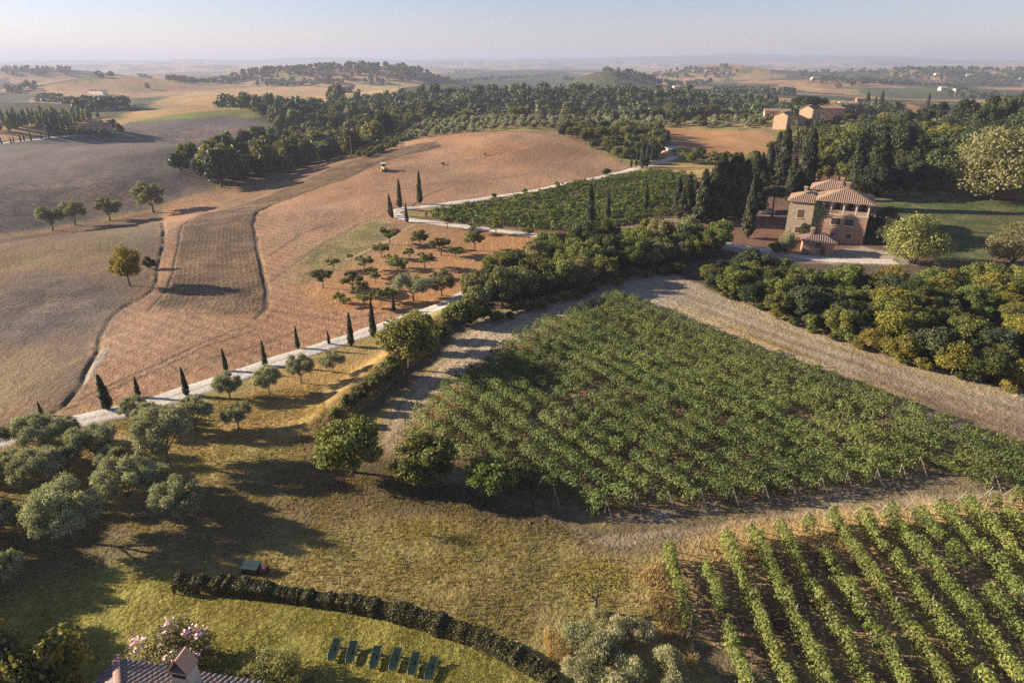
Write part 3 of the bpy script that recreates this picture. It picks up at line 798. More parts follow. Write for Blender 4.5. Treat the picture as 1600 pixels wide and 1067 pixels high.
lib('farp', L_PALE, [make_round("farp%d" % i, 140 + i, 9, 6.5, 7, 1400, .32, .5, .12, .8, .8, .2, .35) for i in range(3)])
lib('farolive', L_OLIVE, [make_round("farolive%d" % i, 150 + i, 4, 4.2, 6, 1000, .17, .26, .2, .6, .8, 0, .4, M_OBARK) for i in range(3)])
lib('cyp', L_CYP, [make_cypress("cyp%d" % i, 160 + i, 8, 1.5, 3200, .085, .22) for i in range(3)])
lib('cypbig', L_CYP, [make_cypress("cypbig%d" % i, 170 + i, 14, 3.0, 5000, .15, .38, .8) for i in range(4)])
lib('pine', L_DARK, [make_pine("pine%d" % i, 180 + i, 9, 8, 4500, .13, .24) for i in range(2)])
L_POPLAR = mat_leaf('poplar_leaf', (.15, .165, .045), (.36, .36, .12), 0.3, 0.02, 0.2)
lib('poplar', L_POPLAR, [make_cypress("poplar%d" % i, 190 + i, 14, 4.5, 1500, .35, .55, .7) for i in range(2)])
lib('thin', L_YEL, [make_round("thin0", 200, 5, 5.6, 10, 1300, .07, .10, .3, .3, .5, .3, .8, M_OBARK, 1.2)])
NOM = dict(olive=5, broad=8, yellow=8, ever=9, pale=8, shrub=3, yshrub=3, sage=2.4, fruit=4, far=9, fard=9, farp=9, farolive=4, cyp=8, cypbig=14, pine=9, poplar=14, thin=5, willow=12, laurel=3)

def plant(kind, name, x, y, h, label, cat, group=None, wide=1.0, sink=0.1, var=None, lean=0.0):
    tr, cr = LIB[kind][(random.randrange(len(LIB[kind])) if var is None else var % len(LIB[kind]))]
    s = h / NOM[kind]
    o = empty(name, (x, y, H1(x, y) - sink), random.random() * 6.28, (s * wide, s * wide, s))
    if lean: o.rotation_euler = (random.gauss(0, lean), random.gauss(0, lean), random.random() * 6.28)
    link('trunk', tr, None, o); link('crown', cr, None, o)
    return meta(o, label, cat, group)
def plant_px(kind, name, px, py, hpx, *a, **k):
    x, y, z = P(px, py)
    return plant(kind, name, x, y, hpx * mpp(px, py) * 1.03, *a, **k)

def scatter(poly, dmin, seed, jit=None, maxn=5000):
    """Poisson-like points in a ground polygon, nearest first"""
    rg = np.random.default_rng(seed)
    xs = [p[0] for p in poly]; ys = [p[1] for p in poly]
    A = (max(xs) - min(xs)) * (max(ys) - min(ys))
    n = int(A / (dmin * dmin) * 6)
    X = rg.uniform(min(xs), max(xs), n); Y = rg.uniform(min(ys), max(ys), n)
    m = inside(X, Y, poly); X, Y = X[m], Y[m]
    cell = {}; out = []
    for x, y in zip(X, Y):
        i, j = int(x // dmin), int(y // dmin); ok = True
        for a in (-1, 0, 1):
            for b in (-1, 0, 1):
                for (u, w) in cell.get((i + a, j + b), ()):
                    if (u - x) ** 2 + (w - y) ** 2 < dmin * dmin: ok = False
        if ok: cell.setdefault((i, j), []).append((x, y)); out.append((x, y))
        if len(out) >= maxn: break
    out.sort(key=lambda q: math.hypot(*q)); return out
# ------------------------------------------------------------------ olives by the road and in the meadow: (px, py base, crown width px)
OL = [(70, 712, 72), (152, 720, 74), (212, 660, 46), (236, 676, 52), (266, 728, 96), (307, 672, 62), (360, 622, 46), (374, 671, 48), (421, 616, 46), (471, 598, 46),
      (521, 582, 42), (72, 776, 80), (118, 846, 108), (206, 792, 92), (286, 818, 78), (-6, 716, 62), (2, 832, 60), (10, 915, 66), (-8, 775, 64), (-60, 742, 60), (28, 748, 58), (108, 738, 56), (182, 742, 54), (246, 768, 52), (40, 688, 44), (108, 690, 44)]
OL.sort()
for i, (px, py, w) in enumerate(OL):
    x, y, z = P(px, py); wid = w * mpp(px, py) * .90
    h = wid / 5.2 * 6.2 * random.uniform(.92, 1.1)
    plant('olive', 'olive_tree', x, y, h, f"grey-green olive tree below the gravel road, {ordn(i + 1)} from the left", 'olive tree', 'olives below the gravel road', wide=wid / 5.2 / (h / 5), var=i)
# trees just outside the frame whose shadows fall across the meadow
for i, (px, py, h) in enumerate([(-90, 800, 6), (-130, 870, 6.5), (-190, 930, 7), (-110, 990, 5.5)]):
    x, y, z = P(px, py)
    plant('olive', 'olive_tree', x, y, h, "olive tree at the edge of the meadow, shadow reaching the lawn", 'olive tree', 'olives beside the meadow', var=i)

# ------------------------------------------------------------------ cypresses: (px, py base, py top, width factor)
def cypress(l, kind, lab, grp, name='cypress_tree', k=1.0):
    l = sorted(l)
    for i, (px, py, top, w) in enumerate(l):
        x, y, z = P(px, py)
        dep = math.atan2(CAM_H - z, math.hypot(x, y))
        h = (py - top) * mpp(px, py) / math.cos(dep) * 0.98
        plant(kind, name, x, y, h * k * (1.06 if kind == 'cypbig' else 1), lab.format(o=ordn(i + 1), n=len(l)), 'cypress', grp, wide=w, var=i, lean=0.015)
cypress([(66, 648, 624, 1.2), (168, 640, 582, 1.5), (217, 620, 586, 1.2), (292, 618, 572, 1.1), (353, 580, 543, 1.1), (415, 572, 531, 1.0), (466, 545, 508, 1.0), (514, 538, 515, 1.1), (549, 541, 488, 1.0), (584, 528, 470, 1.0), (615, 486, 458, 1.1)],
        'cyp', "slim young cypress lining the lower gravel road, {o} from the left", 'young cypresses along the gravel road')
cypress([(610, 338, 303, 1.1), (613, 341, 316, 1.3), (625, 326, 281, 1.05), (636, 348, 318, 1.1), (657, 319, 269, 1.0)],
        'cyp', "dark cypress at the sharp road bend, {o} from the left", 'cypresses at the road bend')
cypress([(921, 362, 290, 1.3), (948, 345, 297, 1.2), (1008, 328, 288, 1.3), (1038, 322, 300, 1.1)],
        'cyp', "cypress standing inside the upper vineyard, {o} from the left", 'cypresses in the upper vineyard')
cypress([(1064, 344, 296, 1.5), (1088, 345, 290, 1.6), (1128, 340, 262, 1.7), (1141, 338, 258, 1.7), (1182, 332, 256, 1.5), (1057, 338, 284, 1.3), (1072, 344, 280, 1.5), (1082, 340, 288, 1.4), (1094, 348, 272, 1.4), (1103, 345, 290, 1.3), (1112, 344, 262, 1.6), (1122, 343, 250, 1.5), (1134, 342, 250, 1.5), (1147, 341, 250, 1.4), (1156, 340, 258, 1.5), (1167, 372, 288, 1.0), (1172, 330, 246, 1.5), (1187, 285, 242, 1.3), (1198, 288, 230, 1.5)],
        'cypbig', "tall cypress in the clump left of the villa, {o} from the left", 'tall cypresses beside the villa')
cypress([(986, 262, 240, 1.0), (994, 260, 236, 1.0), (1003, 264, 217, 1.0), (1010, 262, 223, 1.1), (1019, 252, 218, 1.2), (1024, 251, 218, 1.1), (1037, 236, 214, 1.0)],
        'cyp', "cypress in the avenue at the top of the hill road, {o} from the left", 'cypress avenue on the hill road')
cypress([(1208, 284, 214, 1.4), (1219, 290, 210, 1.5), (1232, 318, 250, 1.2), (1247, 330, 216, 1.3), (1256, 300, 212, 1.2), (1332, 305, 224, 1.5), (1362, 308, 218, 2.0)],
        'cypbig', "tall cypress close behind the villa, {o} from the left", 'tall cypresses behind the villa')
cypress([(1352, 176, 148, 1.5), (1364, 178, 154, 1.4), (1374, 176, 146, 1.2), (1446, 180, 150, 1.1), (1532, 190, 158, 1.1)],
        'cypbig', "far cypress rising from the hilltop wood, {o} from the left", 'cypresses in the hilltop wood')
cypress([(78, 212, 186, 1.3), (86, 212, 184, 1.3), (93, 213, 186, 1.2), (102, 212, 187, 1.2), (110, 212, 192, 1.2)],
        'cypbig', "dark cypress beside the far farmhouse, {o} from the left", 'cypresses by the far farmhouse')
cypress([(3, 226, 214, 1.4), (18, 225, 214, 1.2), (22, 223, 213, 1.2), (33, 222, 209, 1.2), (38, 221, 207, 1.2), (49, 220, 206, 1.2), (65, 218, 207, 1.3), (78, 219, 209, 1.3)],
        'cyp', "small cypress along the far pale lane, {o} from the left", 'cypresses along the far lane')

# ------------------------------------------------------------------ orchard
ORCH = [(609, 382, 30, 0), (657, 388, 30, 1), (689, 399, 30, 1), (569, 424, 28, 1), (596, 404, 26, 0), (611, 420, 26, 0), (664, 419, 28, 0), (625, 433, 34, 1), (505, 450, 32, 0), (552, 455, 34, 0),
        (564, 463, 26, 0), (530, 473, 18, 1), (541, 480, 18, 1), (570, 482, 28, 0), (595, 474, 28, 0), (609, 472, 26, 0), (579, 434, 20, 0), (587, 441, 18, 0), (521, 422, 22, 0), (547, 406, 10, 1), (742, 392, 34, 1), (640, 404, 18, 0), (712, 404, 22, 0)]
ORCH.sort()
for i, (px, py, w, dk) in enumerate(ORCH):
    x, y, z = P(px, py); h = w * mpp(px, py) * 1.02
    plant('fruit', 'fruit_tree', x, y, h, f"small {'dark' if dk else 'light green'} fruit tree in the orchard, {ordn(i + 1)} orchard tree from the left", 'fruit tree', 'orchard trees', var=i, wide=1.05)
for i, (px, py, h) in enumerate([(699, 358, 24), (740, 365, 19), (775, 366, 22), (825, 372, 20)]):
    plant_px('fruit', 'fruit_tree', px, py, h, f"small tree between road and upper vineyard, {ordn(i + 1)} of 4 from the left", 'fruit tree', 'trees along the upper road', var=i)
for i, (px, py, h) in enumerate([(772, 309, 8), (820, 302, 8), (870, 291, 8), (947, 274, 11), (692, 258, 5), (758, 243, 4)]):
    plant_px('shrub', 'field_bush', px, py, h, f"small round bush on the bare brown hill, {ordn(i + 1)} of 6 by height down the slope" if False else f"small dark bush on the brown hill near {['the vineyard corner', 'the upper road, second', 'the upper road, third', 'the avenue foot, largest', 'the tractor', 'the hill crest'][i]}", 'bush', 'bushes on the brown hill', var=i)
x, y, z = P(646, 470); plant('olive', 'olive_tree', x, y, 5.6, "big bushy olive tree beside the gravel road below the orchard", 'olive tree', wide=1.1)
x, y, z = P(690, 462); plant('pale', 'roadside_tree', x, y, 5.2, "pale many-stemmed tree where the road enters the trees", 'tree', wide=1.05)

# ------------------------------------------------------------------ solitary trees on the left fields
x, y, z = P(203, 447); plant('yellow', 'maple_tree', x, y, 7.6, "lone yellow-green round tree on the rough meadow", 'tree', wide=.78, var=0)
x, y, z = P(234, 420); plant('shrub', 'field_bush', x, y, 2.7, "small dark bush beside the lone yellow-green tree", 'bush', wide=.8)
for i, (px, py, w) in enumerate([(83, 360, 34), (118, 352, 34), (172, 345, 34), (240, 332, 42)]):
    x, y, z = P(px, py); h = w * mpp(px, py) * 1.25
    plant('pale', 'willow_tree', x, y, h, ["leftmost grey-green pollard tree along the field ditch", "second pollard tree from the left along the field ditch", "sparse thin-branched tree along the field ditch", "tallest pale tree on the field ditch, farthest along it"][i], 'tree', 'pollards along the field ditch', wide=1.0, var=i)

# ------------------------------------------------------------------ hedgerow around the middle vineyard
x, y, z = P(640, 577); plant('broad', 'oak_tree', x, y, 8.2, "large leafy oak at the end of the tree-lined bank beside the road", 'tree', wide=1.0, var=1)
x, y, z = P(655, 540); plant('yellow', 'oak_tree', x, y, 5.4, "yellowish smaller tree tucked under the large roadside oak", 'tree', wide=.9, var=1)
for i, (px, py, w, lab) in enumerate([(553, 738, 104, "broad walnut tree at the vineyard's lower corner, leftmost of three"), (664, 758, 100, "dense dark tree at the vineyard's lower edge, middle of three"), (766, 776, 78, "smaller leafy tree at the vineyard's lower edge, rightmost of three")]):
    x, y, z = P(px, py); wid = w * mpp(px, py)
    plant('broad', 'walnut_tree', x, y, wid * .92, lab, 'tree', 'trees at the vineyard corner', wide=1.1 / .95, var=i + 2)
TONE = dict(laurel='pale green ', broad='mid-green ', ever='dark ', pale='pale green ', shrub='green ', yshrub='yellowish ', yellow='yellow-green ', far='green ', farolive='')
def band(poly, dmin, seed, kinds, hr, name, lab, cat, grp, maxn=400, xy=False, wide=1.0):
    pts = scatter(poly if xy else Pxy(poly), dmin, seed)[:maxn]
    rank = {j: r for r, j in enumerate(sorted(range(len(pts)), key=lambda q: pts[q][0] / pts[q][1]))}
    for i, (x, y) in enumerate(pts):
        k = random.choice(kinds); h = random.uniform(*hr)
        plant(k, name, x, y, h, TONE[k] + lab.format(o=ordn(rank[i] + 1)), cat, grp, wide=wide * random.uniform(.85, 1.15))
    return len(pts)
band([(702, 492), (760, 488), (840, 472), (920, 449), (1010, 424), (1075, 410), (1118, 402), (1128, 388), (1040, 378), (920, 384), (860, 400), (800, 425), (742, 458)], 3.5, 1,
     ['broad', 'broad', 'ever', 'broad', 'pale'], (4.8, 7.8), 'hedgerow_tree', "tree in the thick hedgerow above the vineyard, {o} from the left", 'tree', 'hedgerow trees above the vineyard')
band([(690, 500), (740, 500), (850, 474), (1000, 428), (1060, 425), (1000, 438), (850, 486), (745, 512)], 2.2, 2, ['shrub', 'shrub', 'yshrub'], (1.4, 2.6), 'hedgerow_bush', "low bush at the thick hedgerow's foot, {o} from the left", 'bush', 'bushes at the hedgerow foot')
band([(1098, 450), (1240, 505), (1330, 540), (1330, 446), (1240, 434), (1160, 420), (1120, 420)], 3.2, 3, ['broad', 'ever', 'ever', 'broad'], (2.6, 5.8), 'scrub_tree', "scrubby tree on the bank below the villa, {o} from the left", 'tree', 'scrub below the villa', wide=1.15)
band([(1330, 545), (1420, 570), (1600, 618), (1740, 655), (1740, 480), (1600, 458), (1480, 448), (1330, 448)], 3.2, 4, ['broad', 'yellow', 'ever', 'broad', 'ever', 'broad'], (2.6, 6.0), 'thicket_tree', "tree in the sunlit thicket right of the mown strip, {o} from the left", 'tree', 'thicket below the green field', wide=1.2)
band([(1105, 450), (1240, 500), (1330, 535), (1330, 450), (1240, 438), (1150, 424)], 2.5, 6, ['shrub', 'shrub', 'laurel'], (1.6, 2.8), 'scrub_undergrowth_bush', 'filler bush in the scrub below the villa, {o} from the left', 'bush', 'undergrowth below the villa')
band([(1330, 545), (1420, 566), (1600, 612), (1600, 470), (1480, 455), (1330, 455)], 2.7, 7, ['shrub', 'yshrub', 'shrub'], (1.6, 3.0), 'thicket_undergrowth_bush', 'filler bush in the thicket right of the mown strip, {o} from the left', 'bush', 'undergrowth of the thicket', maxn=130)
band([(1120, 462), (1240, 512), (1400, 566), (1600, 620), (1720, 655), (1720, 640), (1600, 606), (1400, 552), (1240, 498), (1130, 450)], 2.4, 5, ['shrub', 'shrub', 'yshrub'], (1.0, 2.2), 'scrub_bush', "low bush along the mown strip's upper edge, {o} from the left", 'bush', 'bushes along the mown strip')
for i, (px, py, h) in enumerate([(528, 652, 26), (548, 634, 30), (566, 622, 34), (585, 606, 32), (603, 596, 34), (612, 585, 40), (690, 530, 40), (712, 505, 46), (735, 502, 50), (672, 550, 30)]):
    x, y, z = P(px, py)
    plant('shrub', 'bank_bush', x, y, h * mpp(px, py) * .8, f"bush on the dry grass bank, {ordn(i + 1)} of 10 counted up from the walnut tree", 'bush', 'bushes on the grass bank', wide=1.0)

# ------------------------------------------------------------------ wood along the stream
FOREST = [P(340, 300)[:2], P(480, 262)[:2], P(556, 244)[:2], (-68, 340), (-62, 420), (40, 445), (150, 465), (265, 485), (330, 560), (300, 690), (110, 745), (-80, 760), (-150, 640), (-225, 610), (-238, 540), (-180, 470), (-150, 430), (-132, 330), (-124, 245)]
fp = scatter(FOREST, 7.2, 9)
front = fp[:300]; back = fp[300:]
for (x, y) in front:
    k = random.choices(['far', 'fard', 'farp', 'broad'], [5, 3.2, 2.0, 1.6])[0]
    plant(k, 'forest_tree', x, y, random.uniform(6, 10) if random.random() < .6 else random.uniform(9, 14), {"far": "mid-green", "fard": "dark", "farp": "pale grey-green", "broad": "rounded mid-green"}[k] + " tree in the dense wood along the stream", 'tree', 'trees of the stream wood', wide=random.uniform(.9, 1.15))
def low_trees(name, pts, hs, mat, label, cat, nq=230, seed=1, wide=0.85, qs=0.085):
    """many far trees as one mass of leaf clumps"""
    rg = np.random.default_rng(seed); V = []; LV = []
    pts = np.array(pts); zz = hfast(pts[:, 0], pts[:, 1])
    for (x, y), z, h in zip(pts, zz, hs):
        w = h * wide * rg.uniform(.8, 1.2)
        lobes = [[0, 0, h * .5, w * .36, w * .36, h * .42]] + [[math.cos(a) * w * .26, math.sin(a) * w * .26, h * rg.uniform(.4, .75), w * .24, w * .24, h * .24] for a in rg.uniform(0, 6.28, 4)]
        p, d, k = lobe_points(lobes, nq, rg, .35)
        v = quads(p, d + rg.normal(size=d.shape) * .5 + [0, 0, .2], h * qs, h * qs * 1.3, rg)
        V.append(v + np.array([x, y, z])); LV.append(np.clip(.42 + rg.normal() * .2 + .2 * rg.normal(size=len(p)), 0, 1))
    me = leaf_mesh(name, np.concatenate(V), np.concatenate(LV))
    return meta(link(name, me, mat), label, cat, kind='stuff')
rg_ = np.random.default_rng(77)
back = back[:650]
low_trees('woodland', back, rg_.uniform(7.5, 12.5, len(back)), L_DARK, "far part of the dark wood behind the brown hill", 'woodland', 110, 2)

# ------------------------------------------------------------------ olive grove, scrub and wood on the right
band([(-50, 318), (-22, 326), (-5, 345), (22, 350), (28, 395), (-15, 405), (-55, 375)], 4.8, 11, ['farolive'], (3.2, 4.4), 'grove_olive_tree', "silvery olive tree in the brown hill's crest grove, {o} from the left", 'olive tree', 'olive grove on the crest', maxn=130, xy=True)
band([(560, 246), (600, 226), (640, 208), (650, 212), (610, 234), (575, 248)], 3.6, 12, ['shrub'], (2.2, 3.4), 'crest_bush', "bush in the strip on the hill's left flank, {o} from the left", 'bush', 'bush strip on the hill flank', maxn=60)
band([(28, 350), (80, 352), (85, 392), (28, 395)], 6.0, 13, ['farolive'], (3.2, 4.4), 'hedge_olive_tree', "grey olive tree behind the crest scrub, {o} from the left", 'olive tree', 'olives behind the scrub', maxn=60, xy=True)
band([(1020, 196), (1100, 190), (1200, 178), (1235, 186), (1220, 200), (1120, 200)], 5.0, 14, ['farolive', 'farolive', 'shrub'], (3.2, 4.4), 'terrace_olive_tree', "olive or bush above the russet field, {o} from the left", 'olive tree', 'olives above the russet field', maxn=70)
band([(872, 214), (905, 222), (968, 254), (1000, 258), (1040, 236), (1030, 208), (960, 204), (890, 203)], 4.6, 15, ['broad', 'ever', 'broad', 'far'], (4.5, 7.0), 'slope_tree', "bushy tree on the slope beside the cypress avenue, {o} from the left", 'tree', 'trees on the scrub slope', maxn=90)
band([(1045, 246), (1070, 230), (1130, 248), (1230, 250), (1260, 215), (1240, 196), (1180, 262), (1110, 262)], 5.2, 16, ['shrub', 'pale', 'shrub'], (2.4, 4.6), 'field_edge_bush', "rounded bush below the russet field, {o} from the left", 'bush', 'bushes below the russet field', maxn=45)
WOOD = [(98, 182), (150, 186), (215, 190), (300, 205), (330, 290), (280, 345), (215, 335), (178, 322), (140, 290), (108, 250)]
wp = scatter(WOOD, 7.0, 21)[:220]
for (x, y) in wp:
    k = random.choices(['ever', 'broad', 'pale'], [6, 2, .6])[0]
    plant(k, 'hilltop_tree', x, y, random.uniform(8.0, 14.5) * (.55 if y > 270 and x < 195 else (1.2 if x > 205 else 1)), TONE[k] + "tree in the dense wood on the hill behind the villa", 'tree', 'trees of the hill wood', wide=random.uniform(.9, 1.1))
for i, (px, py, w, lab) in enumerate([(1550, 312, 124, "huge pale green willow at the right edge behind the field"), (1622, 312, 110, "second pale willow cut by the right frame edge"), (1500, 303, 46, "small pale willow in front of the huge one")]):
    x, y, z = P(px, py); wid = w * mpp(px, py)
    plant('willow', 'willow_tree', x, y, wid * .95, lab, 'tree', wide=1.0, var=i)
for i, (px, py, w, kind, lab) in enumerate([(1425, 412, 100, 'laurel', "big rounded laurel bush right of the villa"), (1370, 378, 60, 'ever', "dark bush against the villa's shaded side"), (1392, 384, 50, 'ever', "dark bush between the villa and the rounded laurel"),
        (1582, 412, 84, 'willow', "pale feathery bush on the green field's edge"), (1228, 398, 30, 'sage', "silvery upright bush beside the outbuilding"), (1213, 395, 28, 'shrub', "round green bush left of the silvery one"),
        (1255, 348, 30, 'ever', "dark round bush at the foot of the villa's cream wing"), (1262, 372, 30, 'ever', "dark round bush behind the outbuilding"), (1395, 300, 26, 'shrub', "low bush on the straw bank behind the villa"), (1445, 302, 34, 'shrub', "round bush on the straw bank under the wire"), (1415, 300, 20, 'yshrub', "yellowish bush on the straw bank")]):
    x, y, z = P(px, py); wid = w * mpp(px, py)
    nomw = dict(laurel=3.8, willow=14, yshrub=3.8, ever=8, pale=7, sage=2.6, shrub=3.8)[kind]; s = wid / nomw; h = NOM[kind] * s
    hh = h * {'sage': 1.5, 'yshrub': .95, 'laurel': 1.0, 'willow': .9}.get(kind, .9)
    plant(kind, 'garden_bush', x, y, hh, lab, 'bush', wide=wid / nomw / (hh / NOM[kind]), var=i)
band([(1195, 190), (1215, 200), (1260, 203), (1300, 200), (1350, 192), (1350, 186), (1300, 193), (1262, 198), (1225, 201), (1200, 186)], 8.0, 17, ['ever', 'broad', 'ever'], (2.8, 4.6), 'hamlet_tree', 'tree in front of the hilltop hamlet, {o} from the left', 'tree', 'trees around the hamlet', maxn=40)
x, y, z = P(1206, 340); plant('pine', 'umbrella_pine', x, y, 8.5, "umbrella pine with flat crown left of the villa", 'pine tree', var=0)
x, y, z = P(1258, 192); plant('pine', 'umbrella_pine', x, y, 13.5, "wide dark umbrella pine above the hilltop hamlet", 'pine tree', wide=1.7, var=1)
for i, (px, py, h) in enumerate([(1290, 268, 70), (1310, 280, 60), (1278, 290, 50)]):
    plant_px('broad', 'chestnut_tree', px, py, h, f"big bright green tree behind the villa, {ordn(i + 1)} of 3 from the top", 'tree', 'bright trees behind the villa', var=i)

# ------------------------------------------------------------------ far left: poplars, farm trees, stream trees
pop = Pxy([(-20, 206), (10, 203), (40, 200), (70, 197), (100, 194), (130, 191)])
pr = resample(pop, 5.5)
for i, (x, y) in enumerate(pr):
    for k in range(3):
        plant('poplar', 'poplar_tree', x + random.uniform(-3, 3), y + k * 8 + random.uniform(-2, 2), random.uniform(7, 10.5), "pale green poplar in the row behind the far farmhouse", 'poplar', 'poplar row')
for i, (px, py, h, kind) in enumerate([(160, 202, 14, 'far'), (176, 204, 18, 'fard'), (188, 208, 16, 'far'), (126, 212, 12, 'shrub'), (170, 214, 10, 'fard'), (118, 210, 12, 'shrub'), (96, 214, 8, 'shrub'), (140, 214, 13, 'fard'), (152, 215, 11, 'fard'), (162, 215, 13, 'far')]):
    plant_px(kind, 'farm_tree', px, py, h, f"tree around the far farmhouse, {['behind its right gable', 'tallest at its right', 'rightmost of all', 'left of its wall', 'low, before its right corner', 'by the lane end', 'small, under the cypresses', 'before its left corner', 'low, before its front', 'before its front door'][i]}", 'tree', 'trees around the far farmhouse', var=i)
farpts = []
def farwood(px0, py0, px1, py1, dd, n):
    a = np.array(P(px0, py0)[:2]); b = np.array(P(px1, py1)[:2])
    for i in range(n):
        t = rg_.random(); q = a + (b - a) * t; u = q / np.linalg.norm(q)
        farpts.append(tuple(q + u * rg_.uniform(-dd * .2, dd) + rg_.normal(size=2) * 3))
for a in [(130, 176, 200, 168, 40, 34), (60, 160, 130, 165, 50, 20), (150, 140, 240, 122, 60, 50), (262, 128, 400, 118, 90, 110), (400, 122, 650, 118, 160, 240), (400, 136, 560, 132, 60, 60), (560, 134, 700, 128, 40, 40),
          (0, 120, 120, 118, 120, 50), (50, 118, 110, 116, 60, 20), (880, 124, 960, 124, 70, 60), (960, 128, 1110, 132, 120, 70), (1020, 122, 1150, 122, 150, 80), (1120, 146, 1240, 150, 60, 70), (1270, 132, 1420, 128, 150, 90),
          (1300, 140, 1600, 128, 120, 150), (1400, 122, 1620, 118, 250, 130), (1480, 150, 1640, 160, 80, 70), (520, 168, 545, 140, 10, 22), (640, 118, 880, 116, 120, 130), (700, 118, 760, 110, 100, 20), (-40, 150, 60, 140, 60, 26), (1250, 118, 1620, 112, 400, 120)]:
    farwood(*a)
low_trees('distant_woods', farpts, rg_.uniform(7, 12, len(farpts)), L_DARK, "distant dark woods and tree lines on the hazy hills", 'woodland', 46, 6, 1.0, 0.17)
x, y, z = P(231, 140); plant('far', 'field_tree', x, y, 11, "single far tree on the golden field skyline", 'tree')
for i, (px, py, h) in enumerate([(530, 158, 26), (522, 162, 18), (658, 152, 20), (680, 156, 24)]):
    plant_px('far', 'field_tree', px, py, h, f"dark far tree between the golden fields, {ordn(i + 1)} of 4 from the left" , 'tree', 'trees between golden fields', var=i)

# ------------------------------------------------------------------ vine rows
def row_pieces(poly, origin, dirn, spacing, k0, k1, extra=0):
    dx, dy = dirn; nx, ny = -dy, dx
    res = []
    for k in range(k0, k1):
        t = np.arange(-150, 150, 0.5)
        x = origin[0] + nx * spacing * k + dx * t; y = origin[1] + ny * spacing * k + dy * t
        m = inside(x, y, poly)
        if m.sum() < 8: continue
        i = np.where(m)[0]
        res.append((k, (x[i[0]], y[i[0]]), (x[i[-1]], y[i[-1]])))
    return res
M_POST = mat_solid("post_wood", (.32, .26, .19), (.21, .17, .12), 6, .9)
M_STEM = mat_solid("vine_stem", (.13, .095, .065), (.09, .065, .045), 8, .95)
def vine_row(a, b, rg, mat, per_m, width, hgt, leaf, label, group, gap=0.0, posts=6.0, shoots=0.0, name='vine_row', strut_up=False, lowf=.5):
    a = np.array(a); b = np.array(b); L = np.linalg.norm(b - a); d = (b - a) / L; nrm = np.array([-d[1], d[0]])
    n = int(L * per_m)
    t = rg.random(n) * L
    s = rg.integers(1000)
    den = fbm(t / 1.6 + s, np.full(n, s * 1.3), 3)
    lo = fbm(t / 7.0 + s * 2, np.full(n, s * .7), 2)
    keep = (den + (lo - .5) * lowf) > gap
    t = t[keep]; den = den[keep]; n = len(t)
    wv = width * (0.35 + 1.3 * fbm(t / 1.1 + s * 3.1, np.full(n, 3.3), 2)); hv = hgt * (0.42 + 1.15 * fbm(t / 1.1 + s * 5.1, np.full(n, 8.3), 3))
    ang = rg.uniform(-0.35, math.pi + 0.35, n); rad = 1 - .45 * rg.random(n) ** 1.7
    u = np.cos(ang) * wv / 2 * rad; z = hgt * .42 + np.sin(ang) * (hv - hgt * .42) * rad
    if shoots:
        k = rg.random(n) < shoots; u[k] *= rg.uniform(1.2, 2.1, k.sum()); z[k] *= rg.uniform(.75, 1.2, k.sum())
    x = a[0] + d[0] * t + nrm[0] * u + rg.normal(size=n) * .06; y = a[1] + d[1] * t + nrm[1] * u + rg.normal(size=n) * .06
    c = np.stack([x, y, hfast(x, y) + np.maximum(z, .12)], 1)
    nn = np.stack([nrm[0] * np.cos(ang), nrm[1] * np.cos(ang), np.sin(ang) + .3], 1) + rg.normal(size=(n, 3)) * .55
    o = empty(name, (a[0], a[1], H1(*a)))
    v = quads(c, nn, leaf * .8, leaf, rg, .2) - np.array([a[0], a[1], H1(*a)])
    lv = .38 + .33 * rg.normal(size=n) + .5 * (den - .5) + .75 * (fbm(x / 7, y / 7, 3) - .5)
    f = link('foliage', leaf_mesh('vine_foliage', v, lv), mat, o); f["kind"] = "stuff"
    np_ = max(2, int(L / posts) + 1)
    oz = H1(*a)
    sm = MB()
    for i in range(int(L / 1.1)):
        q = a + d * (i + .5) * 1.1 + rg.normal(size=2) * .04; z0 = H1(*q) - oz
        sm.tube([(q[0] - a[0], q[1] - a[1], z0 - .1), (q[0] - a[0] + rg.normal() * .06, q[1] - a[1] + rg.normal() * .06, z0 + hgt * .5)], [.04, .025], 4, False)
    build('stems', sm, M_STEM, o)["kind"] = "stuff"
    pm = POSTM[0 if hgt < 1.9 else 1]
    for i in range(np_):
        q = a + d * (L * i / (np_ - 1)); z0 = H1(*q) - oz
        p = link('post', pm, None, o, (q[0] - a[0], q[1] - a[1], z0)); p.rotation_euler = (rg.normal() * .04, rg.normal() * .04, 0)
    # leaning strut at the lower end
    mb = MB(); q = b if not strut_up else a; e = q + (d if not strut_up else -d) * 1.1
    mb.tube([(q[0] - a[0], q[1] - a[1], H1(*q) - oz + hgt * 1.0), (e[0] - a[0], e[1] - a[1], H1(*e) - oz - .1)], [.05, .05], 5)
    build('strut', mb, M_POST, o)
    return meta(o, label, 'vine row', group)
POSTM = []
for hh in (1.75, 2.05):
    mb = MB(); mb.tube([(0, 0, -.2), (0, 0, hh * .5), (0, 0, hh)], [.055, .052, .045], 6); m_ = mb.mesh('post'); m_.materials.append(M_POST); POSTM.append(m_)
rgv = np.random.default_rng(99)
MID = Pxy([(622, 688), (655, 648), (700, 608), (770, 556), (850, 508), (958, 466), (1000, 478), (1200, 574), (1400, 648), (1600, 712), (1720, 752), (1640, 772), (1520, 762), (1440, 738), (1380, 758), (1250, 776), (1100, 792), (930, 806), (800, 772), (700, 722)])
md = np.array([35.2, -48.5]); md /= np.linalg.norm(md)
og = P(960, 468)[:2]
rows = row_pieces(MID, og, md, 2.75, -30, 30)
rows.sort(key=lambda r: -r[0])
